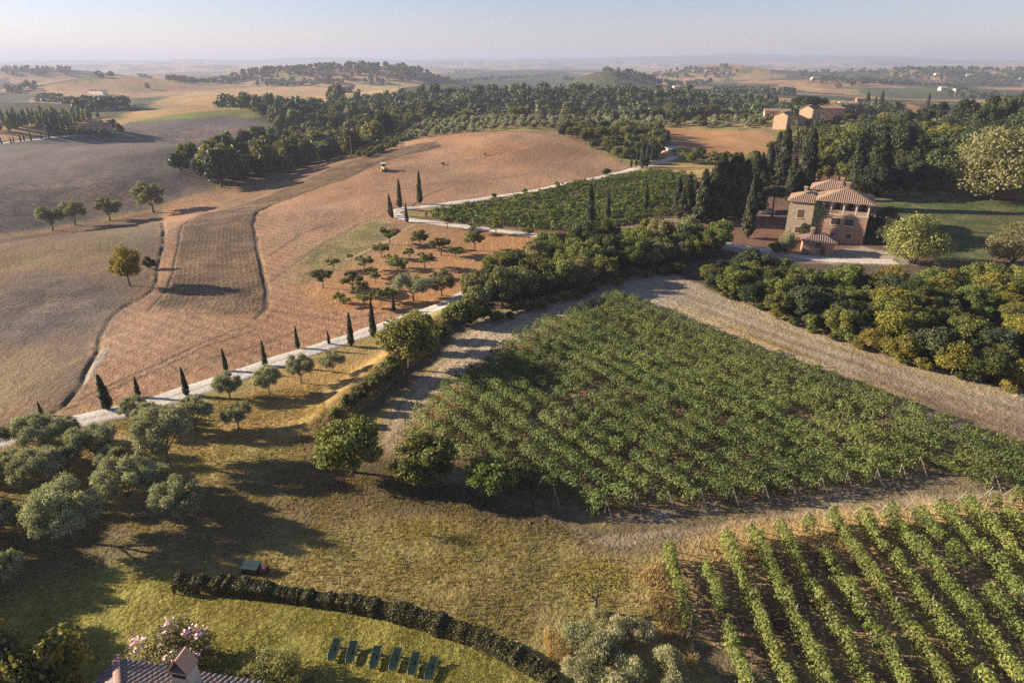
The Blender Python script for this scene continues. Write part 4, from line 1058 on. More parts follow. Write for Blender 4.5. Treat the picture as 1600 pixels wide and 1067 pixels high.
for i, (k, a, b) in enumerate(rows):
    vine_row(a, b, rgv, L_VINE, 300, 1.5, 1.85, .098, f"bushy overgrown vine row in the middle vineyard, {ordn(len(rows) - i)} from the lower left corner", 'rows of the middle vineyard', gap=.27, posts=14, shoots=.24, lowf=.5, name='vine_row')
NEARV = Pxy([(1028, 866), (1090, 862), (1140, 838), (1300, 814), (1440, 803), (1600, 782), (1860, 750), (2100, 1000), (2000, 1190), (1230, 1190), (1140, 1052), (1066, 985)])
nd = np.array([-0.02, -1.0]); nd /= np.linalg.norm(nd)
rows2 = row_pieces(NEARV, P(1040, 864)[:2], nd, 2.6, -5, 30)
rows2.sort(key=lambda r: r[1][0])
for i, (k, a, b) in enumerate(rows2):
    vine_row(a, b, rgv, L_VINE2, 330, .75, 1.95, .09, f"trellised vine row in the near vineyard, {ordn(i + 1)} from its left edge", 'rows of the near vineyard', gap=.31, posts=8, shoots=.14, strut_up=True, name='vine_row')
UPV = Pxy([(664, 340), (690, 329), (800, 311), (960, 279), (1015, 267), (1085, 276), (1090, 310), (1050, 335), (990, 352), (900, 362), (845, 360), (780, 354), (700, 348)])
ua = np.array(P(700, 326)[:2]); ub = np.array(P(1000, 268)[:2]); ud = (ub - ua) / np.linalg.norm(ub - ua); ud = np.array([ud[0] * .94 + ud[1] * .34, -ud[0] * .34 + ud[1] * .94])
rows3 = row_pieces(UPV, tuple(ua), tuple(ud), 2.7, -40, 40)
rows3.sort(key=lambda r: -r[0])
for i, (k, a, b) in enumerate(rows3):
    vine_row(a, b, rgv, L_VINE, 42, 1.5, 1.5, .27, f"vine row in the upper vineyard inside the road bend, {ordn(i + 1)} from the hill road", 'rows of the upper vineyard', gap=.32, posts=30, shoots=.1, name='vine_row')

# ------------------------------------------------------------------ garden: hedge, shrubs, flowering bush
def hedge(name, px, w, h, per_m, mat, label, leaf=.07):
    rg = np.random.default_rng(8); c = resample(Pxy(px), .25); L = np.concatenate([[0], np.cumsum(np.linalg.norm(np.diff(c, axis=0), axis=1))])
    n = int(L[-1] * per_m); t = rg.random(n) * L[-1]
    x = np.interp(t, L, c[:, 0]); y = np.interp(t, L, c[:, 1])
    dx = np.interp(t + .1, L, c[:, 0]) - np.interp(t - .1, L, c[:, 0]); dy = np.interp(t + .1, L, c[:, 1]) - np.interp(t - .1, L, c[:, 1])
    l = np.hypot(dx, dy) + 1e-9; nx, ny = -dy / l, dx / l
    # rounded box section, uneven clumps
    s = rg.uniform(-1, 1, n); face = rg.random(n)
    cl = 0.62 + .78 * fbm(t / .9, np.full(n, 1.1), 3)
    u = np.where(face < .55, s * w / 2, np.sign(s) * w / 2) * cl; z = np.where(face < .55, h, h * rg.random(n)) * cl
    u *= 1 - .12 * rg.random(n); z *= 1 - .1 * rg.random(n)
    nn = np.stack([np.where(face < .55, 0, np.sign(s) * nx), np.where(face < .55, 0, np.sign(s) * ny), np.where(face < .55, 1.0, .2)], 1) + rg.normal(size=(n, 3)) * .6
    X = x + nx * u; Y = y + ny * u
    cc = np.stack([X, Y, hfast(x, y) + z], 1)
    o = empty(name, (c[0][0], c[0][1], H1(*c[0])))
    base = np.array([c[0][0], c[0][1], H1(*c[0])])
    f = link('foliage', leaf_mesh(name, quads(cc, nn, leaf, leaf * 1.4, rg) - base, .4 + .3 * rg.normal(size=n)), mat, o); f["kind"] = "stuff"
    mb = MB()
    for q in c[::2]:
        z0 = H1(*q) - base[2]
        for _ in range(2):
            a = rg.normal(size=2) * .12
            mb.tube([(q[0] - base[0], q[1] - base[1], z0 - .05), (q[0] - base[0] + a[0], q[1] - base[1] + a[1], z0 + h * .7)], [.03, .015], 4, False)
    build('stems', mb, M_STEM, o)["kind"] = "stuff"
    return meta(o, label, 'hedge')
hedge('clipped_hedge', [(276, 918), (300, 918), (360, 922), (440, 933), (510, 944), (580, 955), (650, 972), (700, 988), (750, 1006), (800, 1030), (840, 1052), (862, 1072)], 1.15, .95, 750, L_HEDGE, "long low clipped dark hedge curving across the lawn")
GB = [(62, 1165, 9.4, 'broad', .75, "tall dark clipped bush in the bottom left corner"), (4, 1120, 9.6, 'yellow', .45, "upright yellow-green shrub at the left bottom edge"), (95, 1160, 5.2, 'broad', .75, "dark leafy bush beside the tiled roof"),
      (430, 1068, 2.6, 'laurel', 1.25, "green bush below the sun loungers' left end"), (470, 1085, 1.9, 'laurel', 1.2, "low green bush cut by the bottom frame edge"), (395, 1082, 2.0, 'shrub', 1.1, "low bush between roof and loungers"),
      (660, 836, 1.9, 'thin', 1.1, "tiny yellow sapling alone on the meadow"), (930, 955, 4.6, 'thin', 1.1, "airy thin-leaved yellow-green tree near the front vineyard"), (690, 980, .7, 'shrub', 1.0, "tiny bush beside the low hedge")]
for px, py, h, k, w, lab in GB:
    x, y, z = P(px, py); plant(k, 'garden_shrub', x, y, h, lab, 'shrub', wide=w)
x, y, z = P(268, 1050)
fl = plant('laurel', 'oleander_bush', x, y, 3.3, "rounded oleander bush with pink flower heads beside the chimney", 'bush', wide=1.4, var=1)
M_PINK = mat_solid("petals", (.75, .42, .42), (.82, .60, .55), 20, .7)
rgf = np.random.default_rng(4); pts = []
for cx, cy, cz, n in [(-1.5, .2, 2.3, 40), (-.2, .9, 2.75, 34), (1.2, .7, 2.6, 44), (-.8, -1.1, 1.8, 26), (1.6, -.2, 2.0, 24), (-1.7, -.5, 1.7, 12), (.3, -.8, 2.6, 16)]:
    q = rgf.normal(size=(n, 3)) * [.3, .3, .16] + [cx, cy, cz]; pts.append(q)
pts = np.concatenate(pts)
pm = mesh_np('flowers', quads(pts, rgf.normal(size=pts.shape) + [0, 0, .8], .085, .10, rgf), np.arange(len(pts) * 4).reshape(-1, 4))
fo = link('flower_heads', pm, M_PINK, fl); fo["label"] = "pink and cream flower heads"; fo["kind"] = "stuff"
fo.scale = (.88, .88, 1); fo.rotation_euler = (0, 0, -fl.rotation_euler[2])
for i, (px, py, h, w) in enumerate([(905, 1010, 2.4, 1.0), (935, 1035, 2.6, 1.1), (965, 995, 2.2, 1.1), (1000, 1000, 2.0, 1.0), (1040, 1045, 2.2, .9), (985, 1065, 2.3, 1.1), (920, 1075, 2.4, 1.1), (1050, 1085, 2.0, 1.1), (890, 1050, 1.6, 1.0), (1180, 1085, 1.7, 1.2), (960, 1095, 2.4, 1.1), (940, 975, 1.6, 1.0)]):
    x, y, z = P(px, py)
    plant('sage', 'silver_bush', x, y, h, f"silvery young olive bush in the cluster beside the front vineyard, {ordn(i + 1)} in the cluster" if False else ["silvery bush at the hedge's right end", "silvery bush right of the hedge, bushiest", "silvery bush under the thin tree", "grey bush beside the dark stem", "pale tufted bush nearest the first vine row", "silvery bush at the bottom edge, centre of cluster", "silvery bush at the bottom edge, left of cluster", "silvery bush at the bottom edge, right of cluster", "small grey bush against the hedge end", "pale bush at the foot of the vine rows", "silvery bush half cut by the bottom frame edge", "small grey bush at the thin tree's trunk"][i], 'bush', 'silvery bushes by the hedge end', wide=w, var=i)

# ------------------------------------------------------------------ dry grass
def tufts(name, polys, n, hgt, mat, label, seed, blades=5, wid=.03):
    rg = np.random.default_rng(seed); V = []
    for poly, share in polys:
        poly = Pxy(poly); xs = [p[0] for p in poly]; ys = [p[1] for p in poly]
        k = int(n * share); X = rg.uniform(min(xs), max(xs), k * 3); Y = rg.uniform(min(ys), max(ys), k * 3)
        m = inside(X, Y, poly) & (fbm(X / 2.5, Y / 2.5, 3) > rg.uniform(.3, .62, len(X))); X, Y = X[m][:k], Y[m][:k]
        X = np.repeat(X, blades) + rg.normal(size=len(X) * blades) * .07; Y = np.repeat(Y, blades) + rg.normal(size=len(Y) * blades) * .07
        z = hfast(X, Y); h = hgt * rg.uniform(.5, 1.3, len(X)); a = rg.uniform(0, 6.28, len(X)); w = wid * rg.uniform(.6, 1.5, len(X))
        lx, ly = rg.normal(size=len(X)) * .35 * h, rg.normal(size=len(X)) * .35 * h
        b0 = np.stack([X - np.cos(a) * w, Y - np.sin(a) * w, z - .03], 1); b1 = np.stack([X + np.cos(a) * w, Y + np.sin(a) * w, z - .03], 1); tp = np.stack([X + lx, Y + ly, z + h], 1)
        V.append(np.stack([b0, b1, tp], 1).reshape(-1, 3))
    V = np.concatenate(V); nt_ = len(V) // 3
    me = mesh_np(name, V, np.arange(len(V)).reshape(-1, 3), False, {'lv': ('FLOAT', np.repeat(rg.random(nt_), 3))})
    return meta(link(name, me, mat), label, 'grass', kind='stuff')
L_MEAD = mat_leaf("meadow_grass", (.20, .165, .05), (.46, .36, .13), 0.3, 0.0, 0.0)
L_LAWN = mat_leaf("lawn_grass", (.18, .16, .035), (.36, .29, .07), 0.3, 0.0, 0.0)
tufts('dry_grass', [([(500, 668), (545, 610), (600, 560), (660, 505), (700, 500), (660, 560), (600, 612), (530, 672)], .55), ([(1030, 872), (1065, 970), (1100, 1060), (1040, 1010), (1000, 900)], .08), ([(850, 985), (890, 980), (900, 1040), (860, 1040)], .06), ([(1100, 850), (1640, 800), (1640, 830), (1110, 880)], .14), ([(1120, 455), (1600, 605), (1600, 630), (1110, 465)], .1)], 9000, .42, L_STRAW, "tall dry golden grass along the bank and field edges", 31)
tufts('meadow_grass', [([(-40, 700), (330, 620), (500, 600), (520, 690), (900, 830), (1000, 880), (1030, 960), (900, 980), (800, 1000), (560, 930), (280, 900), (-40, 960)], 1.0)], 22000, .17, L_MEAD, "short rough grass of the meadow", 32, 4, .03)
tufts('lawn_grass', [([(-40, 1100), (60, 930), (270, 900), (560, 955), (820, 1040), (860, 1100)], 1.0)], 16000, .07, L_LAWN, "short mown grass of the lawn", 33, 4, .022)
# ------------------------------------------------------------------ buildings
def mat_brick():
    m, t, out = mk("villa_brick")
    b = N(t, "BsdfPrincipled"); b.inputs["Roughness"].default_value = .9
    tc = N(t, "TexCoord")
    br = N(t, "TexBrick"); t.links.new(tc.outputs["Generated"], br.inputs["Vector"])
    n = noise(t, .55, 5, .65, tc.outputs["Object"]); n2 = noise(t, 3.0, 5, .7, tc.outputs["Object"])
    c = ramp(t, n.outputs[0], [(.35, (.30, .145, .082)), (.5, (.36, .205, .12)), (.62, (.42, .30, .18))])
    c = mixc(t, .35, c, ramp(t, n2.outputs[0], [(.3, (.19, .10, .06)), (.7, (.42, .27, .17))]))
    t.links.new(c, b.inputs["Base Color"])
    bp = N(t, "Bump"); bp.inputs["Distance"].default_value = .03; t.links.new(n2.outputs[0], bp.inputs["Height"]); t.links.new(bp.outputs[0], b.inputs["Normal"])
    t.links.new(b.outputs[0], out.inputs[0]); return m
M_BRICK = mat_brick()
M_CREAM = mat_solid("cream_plaster", (.40, .305, .19), (.29, .22, .145), 1.2, .9, .01)
M_PINKPL = mat_solid("pink_plaster", (.38, .24, .145), (.28, .175, .11), 1.5, .9, .01)
M_TAN = mat_solid("tan_stone", (.55, .38, .22), (.45, .29, .17), 1.0, .9, .02)
M_TILE = mat_solid("roof_tile", (.42, .28, .17), (.25, .165, .115), 2.4, .9, .02)
M_TILE2 = mat_solid("weathered_tile", (.27, .225, .20), (.14, .12, .11), 3.0, .92, .01)
M_TILE3 = mat_solid("old_red_tile", (.32, .185, .135), (.19, .135, .115), 3.0, .92, .01)
M_SHUT = mat_solid("dark_shutter", (.045, .035, .028), (.03, .025, .02), 6, .6)
M_SHUTB = mat_solid("brown_shutter", (.14, .065, .035), (.10, .05, .03), 6, .6)
M_DARK = mat_solid("dark_interior", (.03, .026, .022), (.02, .018, .016), 4, .9)
M_STONE = mat_solid("pale_stone", (.60, .52, .40), (.50, .42, .32), 3, .85)
M_WHITE = mat_solid("white_plaster", (.80, .77, .71), (.72, .68, .62), 2, .85)

def hip_roof(mb, x0, x1, y0, y1, z, h, over=.5, th=.14):
    x0 -= over; x1 += over; y0 -= over; y1 += over
    w = min(x1 - x0, y1 - y0) / 2
    if x1 - x0 >= y1 - y0: r = [(x0 + w, (y0 + y1) / 2, z + h), (x1 - w, (y0 + y1) / 2, z + h)]
    else: r = [((x0 + x1) / 2, y0 + w, z + h), ((x0 + x1) / 2, y1 - w, z + h)]
    if x1 - x0 < y1 - y0:
        v = [(x0, y0, z), (x1, y0, z), (x1, y1, z), (x0, y1, z), *r]
        f = [(0, 1, 4), (1, 2, 5, 4), (2, 3, 5), (3, 0, 4, 5)]
    else:
        v = [(x0, y0, z), (x1, y0, z), (x1, y1, z), (x0, y1, z), *r]
        f = [(0, 1, 5, 4), (1, 2, 5), (2, 3, 4, 5), (3, 0, 4)]
    o = 6
    v2 = [(a, b, c - th) for a, b, c in v[:4]]
    mb.add(v + v2, f + [(1, 0, 6, 7), (2, 1, 7, 8), (3, 2, 8, 9), (0, 3, 9, 6), (6, 9, 8, 7)])
    return r
def gable_roof(mb, x0, x1, y0, y1, z, h, over=.4, th=.14):
    """ridge along x"""
    x0 -= over; x1 += over; y0 -= over; y1 += over; ym = (y0 + y1) / 2
    v = [(x0, y0, z), (x1, y0, z), (x1, ym, z + h), (x0, ym, z + h), (x1, y1, z), (x0, y1, z)]
    v += [(a, b, c - th) for a, b, c in v]
    mb.add(v, [(0, 1, 2, 3), (3, 2, 4, 5), (7, 6, 9, 8), (8, 9, 11, 10), (1, 0, 6, 7), (5, 4, 10, 11), (2, 1, 7, 8), (4, 2, 8, 10), (0, 3, 9, 6), (3, 5, 11, 9)])
def tile_ribs(parent, planes, step, rad, mat):
    """rounded rows of cover tiles lying on each roof plane: (eave a, eave b, ridge a, ridge b)"""
    mb = MB()
    for ea, eb, ra, rb in planes:
        ea, eb, ra, rb = map(Vector, (ea, eb, ra, rb)); L = (eb - ea).length; n = max(2, int(L / step))
        e = (eb - ea) / L
        for i in range(n):
            t = (i + .5) / n; s = t * L
            p = ea + e * s
            # climb until the hip or the ridge
            u0 = (ra - ea).dot(e); u1 = (rb - ea).dot(e); up = (ra - ea) - e * u0
            f = 1.0
            if u0 > .01 and s < u0: f = s / u0
            if u1 < L - .01 and s > u1: f = min(f, (L - s) / (L - u1))
            if f < .06: continue
            q = p + up * f
            nrm = e.cross(up).normalized()
            if nrm.z < 0: nrm = -nrm
            mb.tube([p + nrm * .03, q + nrm * .03], [rad, rad], 5)
    return build('cover_tiles', mb, mat, parent)
def hip_planes(x0, x1, y0, y1, z, h, over):
    x0 -= over; x1 += over; y0 -= over; y1 += over; w = min(x1 - x0, y1 - y0) / 2
    if x1 - x0 >= y1 - y0: ra, rb = (x0 + w, (y0 + y1) / 2, z + h), (x1 - w, (y0 + y1) / 2, z + h)
    else: ra, rb = ((x0 + x1) / 2, y0 + w, z + h), ((x0 + x1) / 2, y1 - w, z + h)
    c = [(x0, y0, z), (x1, y0, z), (x1, y1, z), (x0, y1, z)]
    if x1 - x0 >= y1 - y0: return [(c[0], c[1], ra, rb), (c[1], c[2], rb, rb), (c[2], c[3], rb, ra), (c[3], c[0], ra, ra)]
    return [(c[0], c[1], ra, ra), (c[1], c[2], ra, rb), (c[2], c[3], rb, rb), (c[3], c[0], rb, ra)]
def window(parent, x, y, z, w, h, mat=M_SHUT, sill=True, face=-1, frame=True):
    """shuttered window on a wall facing -y: recess, frame, two leaves, sill"""
    mb = MB(); mb.box(x - w / 2 - .1, x + w / 2 + .1, y - .05, y + .02, z - .08, z + h + .1)
    o = build('window', mb, M_STONE if frame else M_DARK, parent)
    m2 = MB(); m2.box(x - w / 2, x - .03, y - .10, y - .052, z, z + h); build('shutter', m2, mat, o)
    m2 = MB(); m2.box(x + .03, x + w / 2, y - .10, y - .052, z, z + h); build('shutter', m2, mat, o)
    if sill:
        m3 = MB(); m3.box(x - w / 2 - .18, x + w / 2 + .18, y - .2, y - .053, z - .2, z - .083); build('sill', m3, M_STONE, o)
    return o
def chimney(parent, x, y, z, s=.6, h=1.3, mat=None):
    mb = MB(); mb.box(x - s / 2, x + s / 2, y - s / 2, y + s / 2, z - .6, z + h); o = build('chimney', mb, mat or M_PINKPL, parent)
    m2 = MB(); m2.box(x - s * .68, x + s * .68, y - s * .68, y + s * .68, z + h + .003, z + h + .12)
    for a in (-1, 1):
        for b in (-1, 1): m2.box(x + a * s * .4 - .06, x + a * s * .4 + .06, y + b * s * .4 - .06, y + b * s * .4 + .06, z + h + .12, z + h + .35)
    gable_roof(m2, x - s * .5, x + s * .5, y - s * .5, y + s * .5, z + h + .42, .22, .15, .06); build('chimney_cap', m2, M_TILE, o)
    return o
def arch_wall(mb, x0, x1, y, ytk, z0, z1, cols, arch_h):
    """front of the loggia: piers with segmental arches between, and a parapet-free opening"""
    n = len(cols) - 1; seg = 10
    for i in range(n):
        a, b = cols[i] + .16, cols[i + 1] - .16
        top = []
        for k in range(seg + 1):
            t = k / seg; x = a + (b - a) * t
            zz = z1 - .35 - arch_h + arch_h * math.sqrt(max(0, 1 - (2 * t - 1) ** 2)) ; top.append((x, zz))
        for k in range(seg):
            (xa, za), (xb, zb) = top[k], top[k + 1]
            v = [(xa, y, za), (xb, y, zb), (xb, y, z1), (xa, y, z1), (xa, y + ytk, za), (xb, y + ytk, zb), (xb, y + ytk, z1), (xa, y + ytk, z1)]
            mb.add(v, [(0, 1, 2, 3), (5, 4, 7, 6), (1, 0, 4, 5)])
    for c in cols: mb.box(c - .16, c + .16, y + .002, y + ytk - .002, z0, z1 - .002)

def villa():
    b = P(1347, 383); ang = math.atan2(-0.46, 0.89)
    W_ = 10.5
    # local origin: front right corner -> shift so x runs 0..W
    ox = b[0] - math.cos(ang) * W_; oy = b[1] - math.sin(ang) * W_
    o = empty('villa', (ox, oy, b[2] - .1), ang)
    D = 9.0; E = 9.4; F3 = 6.5                        # depth, eaves height, loggia floor
    mb = MB()
    mb.box(0, W_, 0, D, -1.0, F3)                      # lower two storeys
    mb.box(0, W_, 3.0, D, F3 + .002, E)                # rooms behind the loggia
    build('wall', mb, M_BRICK, o)
    # loggia
    lg = MB(); cols = [.18, 2.75, 5.3, 7.85, W_ - .18]
    arch_wall(lg, 0, W_, 0.02, .34, F3 + .004, E - .004, cols, .75)
    build('loggia', lg, M_STONE, o)
    side = MB()
    for (ya, yb) in ((.36, .6), (2.4, 2.98)): side.box(W_ - .34, W_ - .02, ya, yb, F3 + .003, E - .006)
    for (ya, yb) in ((.36, .6), (2.4, 2.98)): side.box(.02, .34, ya, yb, F3 + .003, E - .006)
    build('loggia_side_piers', side, M_PINKPL, o)
    par = MB()
    for i in range(4): par.box(cols[i] + .165, cols[i + 1] - .165, .06, .24, F3 + .005, F3 + .85)
    build('parapet', par, M_BRICK, o)
    hb = MB(); hb.box(-.08, W_ + .08, -.09, -.002, F3 - .22, F3 - .02); build('string_course', hb, M_STONE, o)
    hb = MB(); hb.box(-.05, W_ + .05, -.07, -.002, 3.05, 3.2); build('string_course', hb, M_TILE, o)
    for x in (1.5, 4.0, 6.6, 9.2):
        d = MB(); d.box(x - .5, x + .5, 2.93, 2.998, F3 + .01, F3 + 2.1); build('door', d, M_SHUT, o)
    for x in (4.2, 6.9): window(o, x, 0, 4.15, 1.9, 1.45, M_SHUT)
    for x in (4.0, 7.4):
        d = MB(); d.box(x - .42, x + .42, -.04, -.003, 1.3, 2.15); wo_ = build('small_window', d, M_DARK, o)
        d = MB(); d.box(x - .52, x + .52, -.06, -.004, 1.15, 1.27); build('sill', d, M_STONE, wo_)
    for y_ in (3.8, 6.6):
        for z_ in (4.2, 7.0):
            d = MB(); d.box(W_ + .003, W_ + .06, y_ - .5, y_ + .5, z_, z_ + 1.4); build('side_window', d, M_SHUT, o)
    r = MB(); hip_roof(r, 0, W_, 0, D, E, 2.0, .75); ro_ = build('roof', r, M_TILE, o)
    tile_ribs(ro_, hip_planes(0, W_, 0, D, E, 2.0, .75), .42, .085, M_TILE)
    chimney(ro_, 3.2, 5.6, E + 1.6); chimney(ro_, 5.2, 6.0, E + 1.55, .7, 1.2)
    # cream wing on the left, slightly set back
    w = MB(); w.box(-6.2, -.003, 1.6, D + 1.0, -1.0, 8.4); wi = build('wing_wall', w, M_CREAM, o); wi["label"] = "cream plastered wing"
    window(wi, -3.6, 1.6, 4.6, 1.15, 1.9, M_SHUTB); window(wi, -3.6, 1.6, 1.0, 1.0, 1.4, M_SHUTB)
    r = MB(); hip_roof(r, -6.2, 1.0, 1.6, D + 1.0, 8.404, 1.7, .6); wr = build('wing_roof', r, M_TILE, o)
    tile_ribs(wr, hip_planes(-6.2, 1.0, 1.6, D + 1, 8.404, 1.7, .6), .42, .085, M_TILE)
    chimney(wr, -3.4, 4.4, 9.4, .6, 1.4, M_CREAM)
    # raised rear block with its own hipped roof
    w = MB(); w.box(-2.2, 5.8, D + .004, D + 7, -1.0, 10.3); build('rear_wall', w, M_PINKPL, o)
    r = MB(); hip_roof(r, -2.2, 5.8, D, D + 7, 10.31, 1.7, .6); rr_ = build('rear_roof', r, M_TILE, o)
    tile_ribs(rr_, hip_planes(-2.2, 5.8, D, D + 7, 10.31, 1.7, .6), .42, .085, M_TILE); chimney(rr_, 3.8, D + 2.2, 11.3, .6, 1.0)
    # creeper over the loggia's left bay and the corner
    rg = np.random.default_rng(6); n = 2600
    x = np.abs(rg.normal(size=n)) * 1.1 - .7; z = rg.uniform(0, 9.2, n); keep = (z > 5.6) | (x < .55); x, z = x[keep], z[keep]; n = len(x)
    c = np.stack([x, -.15 - .25 * rg.random(n), z], 1)
    cr = link('creeper', leaf_mesh('creeper', quads(c, rg.normal(size=(n, 3)) * .5 + [0, -1, .2], .11, .15, rg), .4 + .3 * rg.normal(size=n)), L_DARK, o); cr["kind"] = "stuff"
    meta(o, "three-storey brick villa with an arched top loggia and tiled roofs", 'villa')
    return ox, oy, ang, b[2]
VX, VY, VA, VZ = villa()

def house(name, px, py, w, d, h, rise, ang, wall, label, roof='gable', mat=M_TILE, chim=0, wins=2, cat='house', sink=1.0, xyz=None):
    x, y, z = xyz or P(px, py)
    o = empty(name, (x, y, z), ang)
    mb = MB(); mb.box(-w / 2, w / 2, 0, d, -sink, h)
    if roof == 'gable':
        mb.add([(-w / 2, 0, h), (-w / 2, d, h), (-w / 2, d / 2, h + rise), (w / 2, 0, h), (w / 2, d, h), (w / 2, d / 2, h + rise)], [(0, 2, 1), (3, 4, 5)])
    build('wall', mb, wall, o)
    r = MB()
    if roof == 'gable': gable_roof(r, -w / 2, w / 2, 0, d, h + .15 - .1, rise, .3)
    else: hip_roof(r, -w / 2, w / 2, 0, d, h + .01, rise, .45)
    ro_ = build('roof', r, mat, o)
    if roof == 'hip': tile_ribs(ro_, hip_planes(-w / 2, w / 2, 0, d, h + .01, rise, .45), .42, .08, mat)
    else:
        a = .3; tile_ribs(ro_, [((-w / 2 - a, -a, h + .05), (w / 2 + a, -a, h + .05), (-w / 2 - a, d / 2, h + rise + .05), (w / 2 + a, d / 2, h + rise + .05)), ((w / 2 + a, d + a, h + .05), (-w / 2 - a, d + a, h + .05), (w / 2 + a, d / 2, h + rise + .05), (-w / 2 - a, d / 2, h + rise + .05))], .5, .09, mat)
    for i in range(chim): chimney(ro_, -w / 4 + i * w / 2.5, d * .4, h + rise * .7, .6, 1.0)
    for i in range(wins):
        xx = -w / 2 + w * (i + .5) / wins
        window(o, xx, 0, h * .5, .9, min(1.3, h * .3), M_SHUTB, frame=False)
    mb = MB(); mb.box(w * .08, w * .08 + 1.0, -.05, -.003, 0, 2.0); build('door', mb, M_SHUTB, o)
    return meta(o, label, cat)
# outbuilding in front of the villa
house('outbuilding', 1276, 398, 6.2, 4.6, 2.9, 1.3, VA + .12, M_PINKPL, "small pink outbuilding with a hipped tile roof before the villa", 'hip', M_TILE3, 1, 1, 'outbuilding')
# hilltop hamlet
hz = lambda px, py, r: (lambda q: (q[0], q[1], q[2]))(P(px, py))
house('hamlet_house', 1213, 190, 13, 6, 5, 1.2, -.25, M_TAN, "long low house at the left end of the hilltop hamlet", wins=4)
house('hamlet_house', 1233, 199, 12, 6.5, 5.6, 1.8, 0.95, M_TAN, "gabled tan house lowest in the hilltop hamlet", wins=2)
house('hamlet_house', 1273, 195, 15, 6.5, 7.5, 1.9, 0.9, M_TAN, "tall gabled house in the middle of the hilltop hamlet", wins=2)
house('hamlet_house', 1297, 189, 16, 8, 8.0, 2.2, -.2, M_PINKPL, "wide brown-roofed house behind the hamlet's middle gable", 'hip', M_TILE, 1, 3)
house('hamlet_house', 1323, 184, 12, 8, 9.5, 1.4, -.2, M_TAN, "long sunlit house at the right end of the hamlet", wins=4)
house('hamlet_tower', 1339, 183, 4.6, 4.6, 12.5, 1.2, -.2, M_PINKPL, "small square tower house beside the hamlet's tall cypress", 'hip', wins=1)
house('farmhouse', 150, 211, 14, 9, 5.0, 2.2, .25, M_TAN, "far farmhouse with red roof among dark trees on the grey field", 'hip', M_TILE3, 0, 4)
house('tool_shed', 1052, 243, 6, 4, 2.4, .9, .5, M_TAN, "small pale shed below the cypress avenue", 'gable', mat_solid("grey_roof", (.42, .46, .42), (.36, .38, .36), 3, .7), 0, 1, 'shed')
M_FARH = mat_solid('far_plaster', (.62, .54, .44), (.55, .47, .38), 1, .9)
FH = [(1064, 146, "white far house above the dark wood, left of a pair"), (1100, 149, "white far house above the dark wood, right of a pair"), (1274, 126, "lone white far house below the hazy ridge"), (1412, 120, "far house cluster's left white house"), (1428, 118, "far house cluster's right white house"), (1465, 119, "white far house in the middle of the far wood"), (1514, 120, "white far house right of the far wood's middle"), (1598, 126, "far white house at the right frame edge"), (1475, 142, "pale farm on the far green slope, left part"), (1498, 145, "pale farm on the far green slope, right part"), (1086, 114, "tiny white village house on the hazy hill, left"), (1106, 113, "tiny white village house on the hazy hill, right"), (150, 148, "long pale far shed on the left plain")]
for i, (px, py, lab) in enumerate(FH):
    house('far_house', px, py, 13 if i != 12 else 32, 8, 5, 1.8, random.uniform(-.5, .5), M_FARH, lab, wins=3)

